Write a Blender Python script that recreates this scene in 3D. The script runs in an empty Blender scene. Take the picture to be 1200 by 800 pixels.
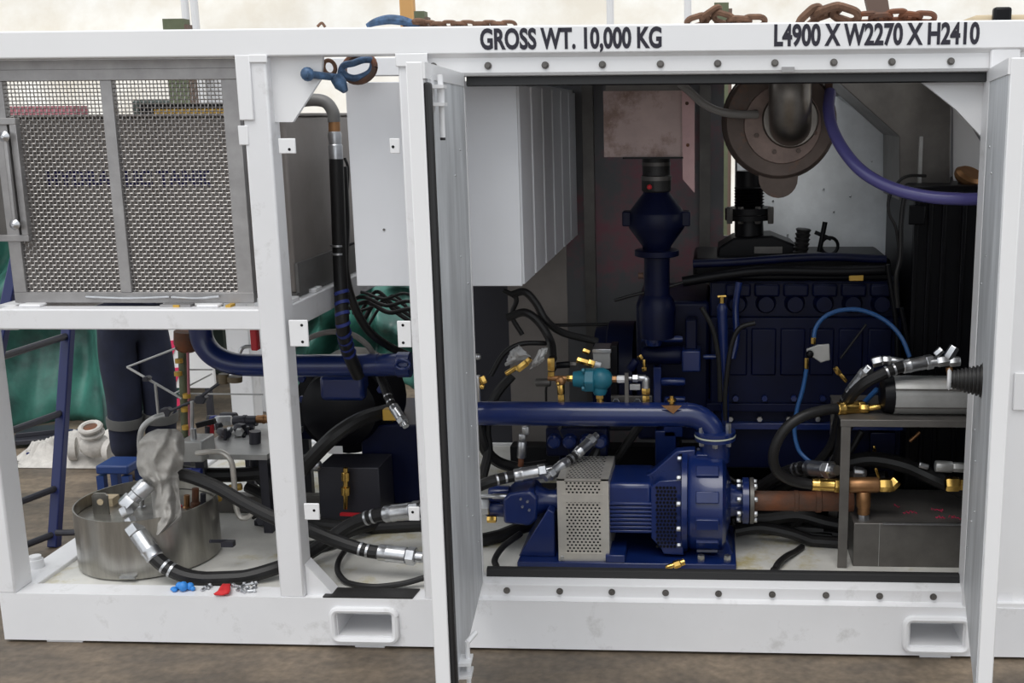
import bpy, bmesh, math, random
from mathutils import Vector, Matrix, noise
random.seed(7)
scene = bpy.context.scene
COL = scene.collection
# ------------------------------------------------------------------ camera
FPX, CX, CY = 1325.0, 761.0, 400.0
RX = Vector((0.99861101, 0.00325449, -0.05258772))
RY = Vector((0.05218755, -0.1983788, 0.97873506))
RZ = Vector((-0.00724701, -0.98012002, -0.1982731))
CAM = Vector((0.0, -4.1443, 2.1019))
cd = bpy.data.cameras.new('camera'); cam = bpy.data.objects.new('camera', cd); COL.objects.link(cam)
cd.sensor_fit = 'HORIZONTAL'; cd.sensor_width = 36.0; cd.lens = FPX / 1200 * 36
cd.shift_x = -(CX - 600) / 1200; cd.shift_y = 0; cd.clip_start = 0.05; cd.clip_end = 200
m3 = Matrix(((RX[0], -RX[1], -RX[2]), (RY[0], -RY[1], -RY[2]), (RZ[0], -RZ[1], -RZ[2])))
cam.matrix_world = Matrix.Translation(CAM) @ m3.to_4x4()
scene.camera = cam
# ------------------------------------------------------------------ world / light / exposure
w = bpy.data.worlds.new('overcast'); scene.world = w; w.use_nodes = True
w.node_tree.nodes['Background'].inputs[0].default_value = (0.93, 0.965, 1.0, 1)
w.node_tree.nodes['Background'].inputs[1].default_value = 1.12
scene.view_settings.view_transform = 'Standard'; scene.view_settings.look = 'None'
scene.view_settings.gamma = 1.0; scene.view_settings.use_curve_mapping = False
scene.view_settings.exposure = 0.1
sd = bpy.data.lights.new('sun', 'SUN'); sun = bpy.data.objects.new('sun', sd); COL.objects.link(sun)
sd.energy = 1.3; sd.angle = math.radians(35); sd.color = (1, 0.97, 0.93)
sun.rotation_euler = (math.radians(26), 0, math.radians(-14))

# ------------------------------------------------------------------ pixel helpers (1200x800 frame)
def ray(u, v):
    c = ((u - CX) / FPX, (v - CY) / FPX, 1.0)
    return Vector((RX.dot(c), RY.dot(c), RZ.dot(c)))
def P(u, v, Y=0.0):
    r = ray(u, v); return CAM + r * ((Y - CAM.y) / r.y)
def PZ(u, v, z):
    r = ray(u, v); return CAM + r * ((z - CAM.z) / r.z)
def K(Y): return (Y + 4.2) / 1325.0          # metres per pixel at a depth
# ------------------------------------------------------------------ materials
MATS = {}
def mat(name, col, rough=0.5, metal=0.0, var=0.0, vscale=6.0, col2=None, bump=0.0, bscale=60.0, spots=None, stretch=None, coat=0.0, spec=0.5):
    m = bpy.data.materials.new(name); m.use_nodes = True; nt = m.node_tree; N = nt.nodes; L = nt.links
    b = N['Principled BSDF']; b.inputs['Roughness'].default_value = rough; b.inputs['Metallic'].default_value = metal
    b.inputs['Base Color'].default_value = (*col, 1); b.inputs['Coat Weight'].default_value = coat
    b.inputs['Specular IOR Level'].default_value = spec
    tc = N.new('ShaderNodeTexCoord'); src = tc.outputs['Object']
    geo = N.new('ShaderNodeNewGeometry'); src = geo.outputs['Position']
    if stretch:
        mp = N.new('ShaderNodeMapping'); mp.inputs['Scale'].default_value = stretch; L.new(src, mp.inputs[0]); src = mp.outputs[0]
    cur = None
    if var > 0 or col2:
        nz = N.new('ShaderNodeTexNoise'); nz.inputs['Scale'].default_value = vscale; nz.inputs['Detail'].default_value = 6; nz.inputs['Roughness'].default_value = 0.6
        L.new(src, nz.inputs['Vector'])
        rp = N.new('ShaderNodeValToRGB'); rp.color_ramp.elements[0].position = 0.35; rp.color_ramp.elements[1].position = 0.68
        c2 = col2 or tuple(c * (1 - var) for c in col)
        rp.color_ramp.elements[0].color = (*c2, 1); rp.color_ramp.elements[1].color = (*col, 1)
        L.new(nz.outputs['Fac'], rp.inputs[0]); cur = rp.outputs[0]
    if spots:      # (colour, scale, threshold, strength)
        sc, ss, th, st = spots
        n2 = N.new('ShaderNodeTexNoise'); n2.inputs['Scale'].default_value = ss; n2.inputs['Detail'].default_value = 8; n2.inputs['Roughness'].default_value = 0.7
        L.new(geo.outputs['Position'], n2.inputs['Vector'])
        r2 = N.new('ShaderNodeValToRGB'); r2.color_ramp.elements[0].position = th; r2.color_ramp.elements[1].position = min(1, th + 0.12)
        r2.color_ramp.elements[0].color = (0, 0, 0, 1); r2.color_ramp.elements[1].color = (st, st, st, 1)
        L.new(n2.outputs['Fac'], r2.inputs[0])
        mx = N.new('ShaderNodeMix'); mx.data_type = 'RGBA'
        L.new(r2.outputs[0], mx.inputs[0])
        if cur: L.new(cur, mx.inputs[6])
        else: mx.inputs[6].default_value = (*col, 1)
        mx.inputs[7].default_value = (*sc, 1); cur = mx.outputs[2]
    if cur: L.new(cur, b.inputs['Base Color'])
    if bump > 0:
        n3 = N.new('ShaderNodeTexNoise'); n3.inputs['Scale'].default_value = bscale; n3.inputs['Detail'].default_value = 4
        L.new(src, n3.inputs['Vector'])
        bp = N.new('ShaderNodeBump'); bp.inputs['Strength'].default_value = bump; bp.inputs['Distance'].default_value = 0.01
        L.new(n3.outputs['Fac'], bp.inputs['Height']); L.new(bp.outputs[0], b.inputs['Normal'])
    MATS[name] = m; return m
mat('white', (0.765, 0.765, 0.78), 0.38, var=0.05, vscale=3, spots=((0.36, 0.35, 0.33), 6, 0.57, 0.4))
mat('white_clean', (0.80, 0.80, 0.81), 0.35, var=0.03, vscale=2)
mat('deck', (0.72, 0.71, 0.67), 0.35, var=0.25, vscale=4, spots=((0.42, 0.34, 0.10), 2.6, 0.53, 0.75))
mat('cabinet', (0.74, 0.75, 0.78), 0.3, var=0.03, vscale=3)
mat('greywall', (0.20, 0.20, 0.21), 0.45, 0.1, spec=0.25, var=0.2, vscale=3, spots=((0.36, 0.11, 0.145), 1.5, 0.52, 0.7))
mat('galv', (0.70, 0.72, 0.745), 0.5, 0.05, var=0.35, vscale=7, stretch=(1, 1, 0.25), bump=0.04, bscale=20)
mat('galvpanel', (0.80, 0.84, 0.87), 0.4, 0.25, var=0.25, vscale=4)
mat('stainless', (0.68, 0.65, 0.60), 0.33, 0.5, var=0.2, vscale=8, bump=0.03, bscale=40)
mat('potsteel', (0.44, 0.425, 0.39), 0.3, 0.9, var=0.3, vscale=5, stretch=(5, 5, .6), bump=0.02, bscale=25, spots=((0.30, 0.24, 0.13), 5, 0.62, 0.5))
mat('wire', (0.35, 0.335, 0.325), 0.3, 0.8)
mat('meshframe', (0.40, 0.39, 0.39), 0.42, 0.6, var=0.25, vscale=9)
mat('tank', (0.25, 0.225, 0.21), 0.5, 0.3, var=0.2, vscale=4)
mat('tankside', (0.16, 0.155, 0.15), 0.5, 0.3, var=0.3, vscale=5)
mat('rubber', (0.018, 0.017, 0.017), 0.5, var=0.3, vscale=20, bump=0.1, bscale=120)
mat('hose', (0.013, 0.0125, 0.013), 0.42, spec=0.35, var=0.2, vscale=30, bump=0.1, bscale=200)
mat('seal', (0.012, 0.012, 0.013), 0.55)
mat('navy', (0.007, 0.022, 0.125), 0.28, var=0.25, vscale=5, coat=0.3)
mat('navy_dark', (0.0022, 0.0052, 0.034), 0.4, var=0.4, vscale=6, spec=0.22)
mat('black', (0.004, 0.004, 0.006), 0.4, var=0.2, vscale=8, spec=0.2)
mat('brass', (0.78, 0.50, 0.14), 0.22, 1.0, var=0.15, vscale=30)
mat('bronze', (0.42, 0.22, 0.10), 0.42, 0.8, var=0.3, vscale=18)
mat('zinc', (0.60, 0.61, 0.63), 0.3, 0.95, var=0.2, vscale=40)
mat('alu', (0.50, 0.50, 0.49), 0.35, 0.45, var=0.2, vscale=10)
mat('rawsteel', (0.17, 0.16, 0.15), 0.42, 0.5, var=0.3, vscale=7, bump=0.05, bscale=30)
mat('rust', (0.075, 0.06, 0.05), 0.65, 0.3, col2=(0.20, 0.07, 0.03), vscale=9, bump=0.3, bscale=60)
mat('silencer', (0.15, 0.115, 0.10), 0.55, 0.5, var=0.35, vscale=7, spots=((0.26, 0.12, 0.07), 9, 0.58, 0.7))
mat('ringsteel', (0.26, 0.19, 0.165), 0.5, 0.4, var=0.35, vscale=12)
mat('exhaust', (0.22, 0.20, 0.18), 0.3, 0.8, var=0.4, vscale=8)
mat('primer', (0.46, 0.35, 0.33), 0.55, 0.2, var=0.2, vscale=5, spots=((0.17, 0.10, 0.075), 4.5, 0.52, 0.8))
mat('pinkflange', (0.52, 0.33, 0.33), 0.5, 0.1, var=0.2, vscale=9)
mat('teal', (0.015, 0.16, 0.23), 0.4, var=0.15, vscale=10)
mat('purplehose', (0.085, 0.078, 0.26), 0.3, coat=0.2)
mat('bluehose', (0.02, 0.09, 0.26), 0.35)
mat('greyhose', (0.20, 0.19, 0.18), 0.5)
mat('rag', (0.40, 0.385, 0.36), 0.9, var=0.25, vscale=14, bump=0.2, bscale=150)
mat('whiterag', (0.62, 0.59, 0.55), 0.9, var=0.3, vscale=14, bump=0.3, bscale=60)
mat('tissue', (0.62, 0.62, 0.62), 0.9, var=0.2, vscale=30)
mat('tarp', (0.06, 0.235, 0.185), 0.4, col2=(0.02, 0.05, 0.045), vscale=2.6, bump=0.5, bscale=9)
mat('tarpdark', (0.05, 0.07, 0.06), 0.6, var=0.4, vscale=4)
mat('ladder', (0.010, 0.018, 0.10), 0.35)
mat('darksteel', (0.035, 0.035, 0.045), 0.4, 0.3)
mat('coverall', (0.009, 0.013, 0.036), 0.85, var=0.45, vscale=8, bump=0.4, bscale=18)
mat('skin', (0.45, 0.27, 0.19), 0.6)
mat('hair', (0.02, 0.015, 0.01), 0.7)
mat('boot', (0.05, 0.035, 0.025), 0.6)
mat('reflective', (0.10, 0.10, 0.098), 0.5)
mat('redplastic', (0.55, 0.02, 0.03), 0.4)
mat('redrag', (0.62, 0.02, 0.025), 0.75, var=0.15, vscale=40)
mat('bluecap', (0.03, 0.22, 0.62), 0.5)
mat('olive', (0.14, 0.16, 0.09), 0.6, var=0.3, vscale=5)
mat('orange', (0.62, 0.34, 0.12), 0.6)
mat('brownsteel', (0.14, 0.09, 0.07), 0.6)
mat('chainrust', (0.24, 0.13, 0.08), 0.7, 0.3, var=0.5, vscale=30)
mat('shackleblue', (0.08, 0.16, 0.30), 0.45, 0.2, var=0.6, vscale=40)
mat('sheet', (0.82, 0.82, 0.82), 0.6)
mat('pinkred', (0.72, 0.03, 0.12), 0.6)
mat('textblack', (0.012, 0.010, 0.022), 0.5)
mat('textblue', (0.008, 0.005, 0.085), 0.5)
mat('pinkbox', (0.42, 0.14, 0.17), 0.6)
mat('cardboard', (0.52, 0.42, 0.28), 0.8)
mat('yellowpart', (0.55, 0.33, 0.05), 0.45)
mat('bluestripe', (0.02, 0.035, 0.20), 0.5)
mat('stoolblue', (0.012, 0.04, 0.16), 0.4)
mat('creamgasket', (0.55, 0.58, 0.48), 0.6)
mat('grease', (0.12, 0.09, 0.05), 0.4)
mat('bank', (0.95, 0.94, 0.90), 0.95, col2=(0.78, 0.73, 0.64), vscale=0.9)
# workshop floor: brown-grey concrete with worn patches
def floor_mat():
    m = bpy.data.materials.new('concrete_floor'); m.use_nodes = True; nt = m.node_tree; N = nt.nodes; L = nt.links
    b = N['Principled BSDF']
    geo = N.new('ShaderNodeNewGeometry')
    mp = N.new('ShaderNodeMapping'); mp.inputs['Scale'].default_value = (0.55, 1.2, 1); L.new(geo.outputs['Position'], mp.inputs[0])
    n1 = N.new('ShaderNodeTexNoise'); n1.inputs['Scale'].default_value = 2.6; n1.inputs['Detail'].default_value = 8; n1.inputs['Roughness'].default_value = 0.65; L.new(mp.outputs[0], n1.inputs['Vector'])
    r1 = N.new('ShaderNodeValToRGB'); e = r1.color_ramp.elements
    e[0].position = 0.30; e[0].color = (0.06, 0.051, 0.042, 1); e[1].position = 0.72; e[1].color = (0.25, 0.195, 0.14, 1)
    k = r1.color_ramp.elements.new(0.5); k.color = (0.125, 0.099, 0.074, 1)
    L.new(n1.outputs['Fac'], r1.inputs[0])
    n2 = N.new('ShaderNodeTexNoise'); n2.inputs['Scale'].default_value = 28; n2.inputs['Detail'].default_value = 6; L.new(geo.outputs['Position'], n2.inputs['Vector'])
    mx = N.new('ShaderNodeMix'); mx.data_type = 'RGBA'; mx.blend_type = 'OVERLAY'; mx.inputs[0].default_value = 0.6
    L.new(r1.outputs[0], mx.inputs[6]); L.new(n2.outputs['Fac'], mx.inputs[7])
    hs = N.new('ShaderNodeHueSaturation'); hs.inputs['Saturation'].default_value = 1.05; L.new(mx.outputs[2], hs.inputs['Color'])
    L.new(hs.outputs[0], b.inputs['Base Color'])
    rr = N.new('ShaderNodeMapRange'); rr.inputs[3].default_value = 0.35; rr.inputs[4].default_value = 0.7; L.new(n1.outputs['Fac'], rr.inputs[0]); L.new(rr.outputs[0], b.inputs['Roughness'])
    bp = N.new('ShaderNodeBump'); bp.inputs['Strength'].default_value = 0.15; bp.inputs['Distance'].default_value = 0.01; L.new(n2.outputs['Fac'], bp.inputs['Height']); L.new(bp.outputs[0], b.inputs['Normal'])
    MATS['floor'] = m
floor_mat()

# ------------------------------------------------------------------ mesh building
def V(*a): return Vector(a)
def frame_for(d):
    d = d.normalized(); a = V(0, 0, 1) if abs(d.z) < 0.9 else V(1, 0, 0)
    x = d.cross(a).normalized(); y = d.cross(x).normalized(); return x, y, d
def spline(pts, n=8):
    pts = [Vector(p) for p in pts]
    if len(pts) < 3: return pts
    q = [pts[0] * 2 - pts[1]] + pts + [pts[-1] * 2 - pts[-2]]; out = []
    for i in range(1, len(q) - 2):
        a, b, c, d = q[i - 1], q[i], q[i + 1], q[i + 2]
        for k in range(n):
            t = k / n
            out.append(0.5 * ((2 * b) + (c - a) * t + (2 * a - 5 * b + 4 * c - d) * t * t + (3 * b - a - 3 * c + d) * t ** 3))
    out.append(pts[-1]); return out
class MB:
    def __init__(s): s.v = []; s.f = []
    def add(s, vs, fs):
        o = len(s.v); s.v += [Vector(v) for v in vs]; s.f += [tuple(i + o for i in f) for f in fs]; return s
    def box(s, x0, x1, y0, y1, z0, z1):
        vs = [(x, y, z) for z in (z0, z1) for y in (y0, y1) for x in (x0, x1)]
        return s.add(vs, [(0, 2, 3, 1), (4, 5, 7, 6), (0, 1, 5, 4), (2, 6, 7, 3), (0, 4, 6, 2), (1, 3, 7, 5)])
    def obox(s, c, ax, ay, az):          # half-extent vectors
        c = Vector(c); vs = [c + ax * i + ay * j + az * k for k in (-1, 1) for j in (-1, 1) for i in (-1, 1)]
        return s.add(vs, [(0, 2, 3, 1), (4, 5, 7, 6), (0, 1, 5, 4), (2, 6, 7, 3), (0, 4, 6, 2), (1, 3, 7, 5)])
    def bar(s, a, b, w, h, up=None):     # rectangular bar between two points
        a = Vector(a); b = Vector(b); d = (b - a)
        up = Vector(up) if up else V(0, 0, 1)
        x = d.cross(up)
        if x.length < 1e-6: x = V(1, 0, 0)
        x.normalize(); y = x.cross(d).normalized()
        return s.obox((a + b) / 2, x * w / 2, d / 2, y * h / 2)
    def prism(s, poly, vec):
        n = len(poly); poly = [Vector(p) for p in poly]; vec = Vector(vec)
        return s.add(poly + [p + vec for p in poly], [tuple(range(n))[::-1], tuple(range(n, 2 * n))] + [(i, (i + 1) % n, n + (i + 1) % n, n + i) for i in range(n)])
    def tube(s, pts, r, n=10, caps=True):
        pts = [Vector(p) for p in pts]; m = len(pts)
        rs = r if isinstance(r, (list, tuple)) else [r] * m
        d0 = (pts[1] - pts[0]); x, y, _ = frame_for(d0); vs = []; fs = []
        for i, p in enumerate(pts):
            d = (pts[min(i + 1, m - 1)] - pts[max(i - 1, 0)])
            if d.length < 1e-9: d = d0
            d.normalize(); x = (x - d * x.dot(d)).normalized(); y = d.cross(x)
            vs += [p + (x * math.cos(2 * math.pi * k / n) + y * math.sin(2 * math.pi * k / n)) * rs[i] for k in range(n)]
        for i in range(m - 1):
            for k in range(n):
                a = i * n + k; b = i * n + (k + 1) % n; fs.append((a, b, b + n, a + n))
        if caps: fs += [tuple(range(n))[::-1], tuple(range((m - 1) * n, m * n))]
        return s.add(vs, fs)
    def cyl(s, a, b, r0, r1=None, n=16): 
        a = Vector(a); b = Vector(b); return s.lathe(a, b - a, [(0, r0), (1, r0 if r1 is None else r1)], n)
    def lathe(s, o, axis, prof, n=24, caps=True, rot=0.0, scale_axis=None):     # prof: (t along axis, radius)
        o = Vector(o); axis = Vector(axis); x, y, _ = frame_for(axis); vs = []; fs = []; m = len(prof)
        for t, r in prof:
            vs += [o + axis * t + (x * math.cos(2 * math.pi * k / n + rot) + y * math.sin(2 * math.pi * k / n + rot)) * max(r, 1e-5) for k in range(n)]
        for i in range(m - 1):
            for k in range(n):
                a = i * n + k; b = i * n + (k + 1) % n; fs.append((a, b, b + n, a + n))
        if caps: fs += [tuple(range(n))[::-1], tuple(range((m - 1) * n, m * n))]
        return s.add(vs, fs)
    def torus(s, c, axis, R, r, n=20, k=8, sx=1.0, a0=0, a1=2 * math.pi):
        x, y, _ = frame_for(Vector(axis)); c = Vector(c)
        full = abs(a1 - a0) > 6.28
        pts = [c + x * math.cos(a0 + (a1 - a0) * i / n) * R * sx + y * math.sin(a0 + (a1 - a0) * i / n) * R for i in range(n + 1)]
        return s.tube(pts, r, k, caps=not full)
    def sphere(s, c, r, n=12, sx=1, sy=1, sz=1):
        c = Vector(c); m = n // 2; vs = []; fs = []
        for i in range(1, m):
            th = math.pi * i / m
            vs += [c + V(r * sx * math.sin(th) * math.cos(2 * math.pi * k / n), r * sy * math.sin(th) * math.sin(2 * math.pi * k / n), r * sz * math.cos(th)) for k in range(n)]
        for i in range(m - 2):
            for k in range(n):
                a = i * n + k; b = i * n + (k + 1) % n; fs.append((a, a + n, b + n, b))
        t = len(vs); vs += [c + V(0, 0, r * sz), c - V(0, 0, r * sz)]
        fs += [(t, k, (k + 1) % n) for k in range(n)] + [(t + 1, (m - 2) * n + (k + 1) % n, (m - 2) * n + k) for k in range(n)]
        return s.add(vs, fs)
    def perforated(s, o, ux, uz, nx, nz, hole=0.62, stagger=True):   # sheet of cells, each with an 8-sided hole
        o = Vector(o); ux = Vector(ux); uz = Vector(uz)
        cx = ux / nx; cz = uz / nz
        for j in range(nz):
            off = 0.5 if (stagger and j % 2) else 0.0
            cnt = nx - (1 if off else 0)
            if off:
                for e in (0, nx - 0.5):
                    a = o + cx * e + cz * j; s.add([a, a + cx * 0.5, a + cx * 0.5 + cz, a + cz], [(0, 1, 2, 3)])
            for i in range(cnt):
                b = o + cx * (i + off) + cz * j; sq = []; hl = []
                for k in range(8):
                    a = math.pi / 4 * k; c, si = math.cos(a), math.sin(a); q = max(abs(c), abs(si))
                    sq.append(b + cx * (0.5 + 0.5 * c / q) + cz * (0.5 + 0.5 * si / q))
                    hl.append(b + cx * (0.5 + 0.5 * hole * c) + cz * (0.5 + 0.5 * hole * si))
                s.add(sq + hl, [(k, (k + 1) % 8, 8 + (k + 1) % 8, 8 + k) for k in range(8)])
        return s
def to_mesh(name, mb, material, origin, smooth=35):
    me = bpy.data.meshes.new(name)
    me.from_pydata([tuple(v - origin) for v in mb.v], [], mb.f); me.validate()
    bm = bmesh.new(); bm.from_mesh(me); bmesh.ops.recalc_face_normals(bm, faces=bm.faces); bm.to_mesh(me); bm.free()
    if smooth:
        me.polygons.foreach_set('use_smooth', [True] * len(me.polygons)); me.set_sharp_from_angle(angle=math.radians(smooth))
    me.materials.append(MATS[material]); return me
class Thing:
    """one top-level object; parts are collected in world coordinates and parented on done()"""
    def __init__(s, name, label, cat, group=None, kind=None):
        s.name, s.label, s.cat, s.group, s.kind = name, label, cat, group, kind; s.parts = []; s.rootmb = None
    def root(s, mb, material, bevel=0, smooth=35, mod=None): s.rootmb = (mb, material, bevel, smooth, mod); return s
    def part(s, name, mb, material, under=None, label=None, bevel=0, smooth=35, kind=None, mod=None):
        s.parts.append(dict(name=name, mb=mb, mat=material, under=under, label=label, bevel=bevel, smooth=smooth, kind=kind, mod=mod)); return len(s.parts) - 1
    def copies(s, name, mb, material, offsets, under=None, smooth=35):     # alike pieces sharing one mesh
        s.parts.append(dict(name=name, mb=mb, mat=material, under=under, label=None, bevel=0, smooth=smooth, kind=None, mod=None, offs=offsets)); return len(s.parts) - 1
    def done(s):
        allv = list(s.rootmb[0].v) if s.rootmb else []
        for p in s.parts:
            if 'offs' not in p: allv += p['mb'].v
        lo = [min(v[i] for v in allv) for i in range(3)]; hi = [max(v[i] for v in allv) for i in range(3)]
        o = V((lo[0] + hi[0]) / 2, (lo[1] + hi[1]) / 2, lo[2])
        if s.rootmb:
            mb, mt, bv, sm, md = s.rootmb; ob = bpy.data.objects.new(s.name, to_mesh(s.name, mb, mt, o, sm)); mods(ob, bv, md)
        else:
            ob = bpy.data.objects.new(s.name, None); ob.empty_display_size = 0.1
        COL.objects.link(ob); ob.location = o
        if s.kind: ob['kind'] = s.kind
        if s.label: ob['label'] = s.label
        if s.cat: ob['category'] = s.cat
        if s.group: ob['group'] = s.group
        objs = []
        for p in s.parts:
            par = ob if p['under'] is None else objs[p['under']]
            if 'offs' in p:
                me = to_mesh(p['name'], p['mb'], p['mat'], V(0, 0, 0), p['smooth']); last = None
                for off in p['offs']:
                    c = bpy.data.objects.new(p['name'], me); COL.objects.link(c); c.parent = par
                    if isinstance(off, Matrix): c.matrix_local = Matrix.Translation(-o) @ off
                    else: c.location = Vector(off) - o
                    last = c
                objs.append(last); continue
            c = bpy.data.objects.new(p['name'], to_mesh(p['name'], p['mb'], p['mat'], o, p['smooth'])); COL.objects.link(c); c.parent = par
            mods(c, p['bevel'], p['mod'])
            if p['label']: c['label'] = p['label']
            if p['kind']: c['kind'] = p['kind']
            objs.append(c)
        s.obj = ob; s.objs = objs; return ob
def mods(ob, bevel, md):
    if bevel:
        b = ob.modifiers.new('bevel', 'BEVEL'); b.width = bevel; b.segments = 2; b.limit_method = 'ANGLE'; b.angle_limit = math.radians(50)
    if md:
        for typ, kw in md:
            q = ob.modifiers.new(typ.lower(), typ)
            for a, val in kw.items(): setattr(q, a, val)
def single(name, label, cat, mb, material, bevel=0, group=None, smooth=35, kind=None, mod=None):
    return Thing(name, label, cat, group, kind).root(mb, material, bevel, smooth, mod).done()
def structure(name, mb, material, smooth=35): return single(name, None, None, mb, material, kind='structure', smooth=smooth)
def text_mb(txt, p0, ux, uz, out, width, height, depth=0.0015, bold=0.012):
    cu = bpy.data.curves.new('lettering', 'FONT'); cu.body = txt; cu.size = 1; cu.offset = bold; cu.resolution_u = 4
    ob = bpy.data.objects.new('lettering', cu); COL.objects.link(ob)
    bpy.context.view_layer.update()
    me = bpy.data.meshes.new_from_object(ob.evaluated_get(bpy.context.evaluated_depsgraph_get()))
    xs = [v.co.x for v in me.vertices]; ys = [v.co.y for v in me.vertices if True]
    x0, x1 = min(xs), max(xs); y0, y1 = 0.0, 0.70
    mb = MB(); vs = [Vector(p0) + Vector(ux) * ((v.co.x - x0) / (x1 - x0) * width) + Vector(uz) * ((v.co.y - y0) / (y1 - y0) * height) + Vector(out) * depth for v in me.vertices]
    mb.add(vs, [tuple(p.vertices) for p in me.polygons])
    bpy.data.objects.remove(ob); bpy.data.curves.remove(cu); bpy.data.meshes.remove(me); return mb
def hexnut(mb, a, d, r, l): mb.lathe(a, Vector(d).normalized() * l, [(0, r * .9), (.1, r), (.9, r), (1, r * .9)], 6)
def hose(name, label, cat, px, rpx, material='hose', ends=(None, None), group=None, n=10, bands=True):
    """px: (u, v, depth) points; ends: fitting material at each end"""
    Y = sum(p[2] for p in px) / len(px); r = rpx * K(Y)
    pts = spline([P(*p) for p in px], 8)
    if -2.7 < pts[0].x: pts = [V(p.x, p.y, max(p.z, (ZD if p.y > .1 else ZR) + r)) for p in pts]
    t = Thing(name, label, cat, group); t.root(MB().tube(pts, r, n), material)
    for e, em in zip((0, -1), ends):
        if not em: continue
        a = pts[e]; d = (pts[e] - pts[1 if e == 0 else -2]).normalized()
        s = MB().lathe(a - d * r * 2.4, d * r * 4.4, [(0, r * 1.05), (.04, r * 1.22), (.25, r * 1.2), (.28, r * 1.27), (.36, r * 1.27), (.4, r * 1.2), (.96, r * 1.22), (1, r * 0.8)], 16)
        k = t.part('crimp_sleeve', s, em)
        h = MB(); hexnut(h, a + d * r * 1.9, d, r * 1.35, r * 1.4); h.cyl(a + d * r * 3.2, a + d * r * 4.4, r * .8); t.part('hex_nut', h, em)
        if bands and em == 'zinc':
            acc = 0; seq = pts if e == 0 else pts[::-1]; want = [3.9, 5.2]
            for q0, q1 in zip(seq, seq[1:]):
                acc += (q1 - q0).length
                if want and acc > want[0] * r:
                    want.pop(0); t.part('clamp_band', MB().lathe(q1, (q0 - q1).normalized() * r * .35, [(0, r * 1.07), (1, r * 1.07)], 14), 'zinc')
    return t.done()
def bolt_mb(r, axis, l):
    m = MB(); hexnut(m, V(0, 0, 0), axis, r, l); m.lathe(V(0, 0, 0), Vector(axis).normalized() * l * .35, [(0, r * 1.5), (1, r * 1.5)], 12); return m

# ================================================================== THE SETTING
structure('floor', MB().box(-40, 40, -30, 40, -0.06, 0.0), 'floor')
wb = MB()                                             # pale bank of earth and concrete behind the yard, uneven
nx, nz = 60, 14
for j in range(nz + 1):
    for i in range(nx + 1):
        x = -26 + 52 * i / nx; z = 8 * j / nz
        wb.v.append(V(x, 13 + z * 0.25 + 0.25 * noise.noise(V(x * .6, z * .9, 0)), z))
for j in range(nz):
    for i in range(nx):
        a = j * (nx + 1) + i; wb.f.append((a, a + 1, a + nx + 2, a + nx + 1))
structure('wall_back', wb, 'bank', smooth=60)

# ================================================================== THE SKID CONTAINER
ZR = 0.214; ZD = .196
S = Thing('container_frame', 'white steel skid container with two open hinged doors and fork pockets', 'container')
def rail_with_pockets():
    m = MB(); y0, y1 = 0.0, 0.10
    cuts = [(-1.4932, -1.2498), (0.7748, 1.0032)]; x = -2.87
    for a, b in cuts:
        m.box(x, a, y0, y1, 0.012, ZR); m.box(a, b, y0, y1, 0.012, 0.0435); m.box(a, b, y0, y1, 0.1625, ZR); x = b
    m.box(x, 2.05, y0, y1, 0.012, ZR)
    m.box(-1.42, -1.3, .01, .09, 0.0, 0.013); m.box(0.83, 0.95, .01, .09, 0.0, 0.013); m.box(-2.7, -2.55, .01, .09, 0.0, 0.013)
    return m
S.part('bottom_rail', rail_with_pockets(), 'white')
for a, b in [(-1.481, -1.262), (0.787, 0.991)]:
    m = MB(); t = .012
    z0, z1 = .056, .150
    m.box(a - t, a, 0.0, .2, z0 - t, z1 + t); m.box(b, b + t, 0.0, .2, z0 - t, z1 + t); m.box(a, b, 0.0, .2, z0 - t, z0); m.box(a, b, 0.0, .2, z1, z1 + t); m.box(a, b, .19, .2, z0, z1)
    k = S.part('fork_pocket', m, 'white')
    m = MB(); q = .018                                   # rounded weld collar standing proud of the rail
    pts = []
    rad = .025
    for cx, cz, a0 in ((b + q - rad, z1 + q - rad, 0), (a - q + rad, z1 + q - rad, 90), (a - q + rad, z0 - q + rad, 180), (b + q - rad, z0 - q + rad, 270)):
        for i in range(5): an = math.radians(a0 + 90 * i / 4); pts.append(V(cx + rad * math.cos(an), -.006, cz + rad * math.sin(an)))
    m.tube(pts + [pts[0]], 0.014, 8, caps=False); S.part('weld_collar', m, 'white', under=k)
# side sill of the engine bay: stepped profile
XL, XR = -0.887, 0.985
prof = [(0.001, .2145), (.028, .224), (.030, .268), (.032, .272), (.075, .286), (.11, .286), (.11, .2145)]
S.part('door_sill', MB().prism([V(-1.02, y, z) for y, z in prof], V(2.2, 0, 0)), 'white', smooth=20)
S.part('sill_seal', MB().prism([V(XL, y, z) for y, z in ((.07, .286), (.075, .312), (.085, .318), (.10, .318), (.105, .286))], V(XR - XL, 0, 0)), 'seal', label='black rubber door seal strip')
# top rail and recessed header flange
S.part('top_rail', MB().box(-2.90, 2.05, 0, .10, 2.312, 2.41), 'white_clean', bevel=.006)
S.part('header_flange', MB().prism([V(-1.02, y, z) for y, z in ((.006, 2.313), (.022, 2.30), (.022, 2.248), (.03, 2.238), (.06, 2.234), (.09, 2.25), (.09, 2.313))], V(2.2, 0, 0)), 'white_clean', smooth=20)
S.part('header_seal', MB().prism([V(XL, y, z) for y, z in ((.05, 2.234), (.045, 2.205), (.06, 2.2), (.085, 2.205), (.09, 2.234))], V(XR - XL, 0, 0)), 'seal', label='black rubber door seal strip')
a_ = P(916, 80, .02).x; S.part('catch_plate', MB().box(a_, a_ + .045, .012, .022, 2.24, 2.258), 'meshframe')
bm_ = bolt_mb(.009, V(0, -1, 0), .012)
S.copies('bolt', bm_, 'rawsteel', [V(P(u, 76, .022).x, .022, 2.272) for u in (508, 572, 639, 706, 774, 841, 908, 977, 1045, 1114)])
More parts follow.
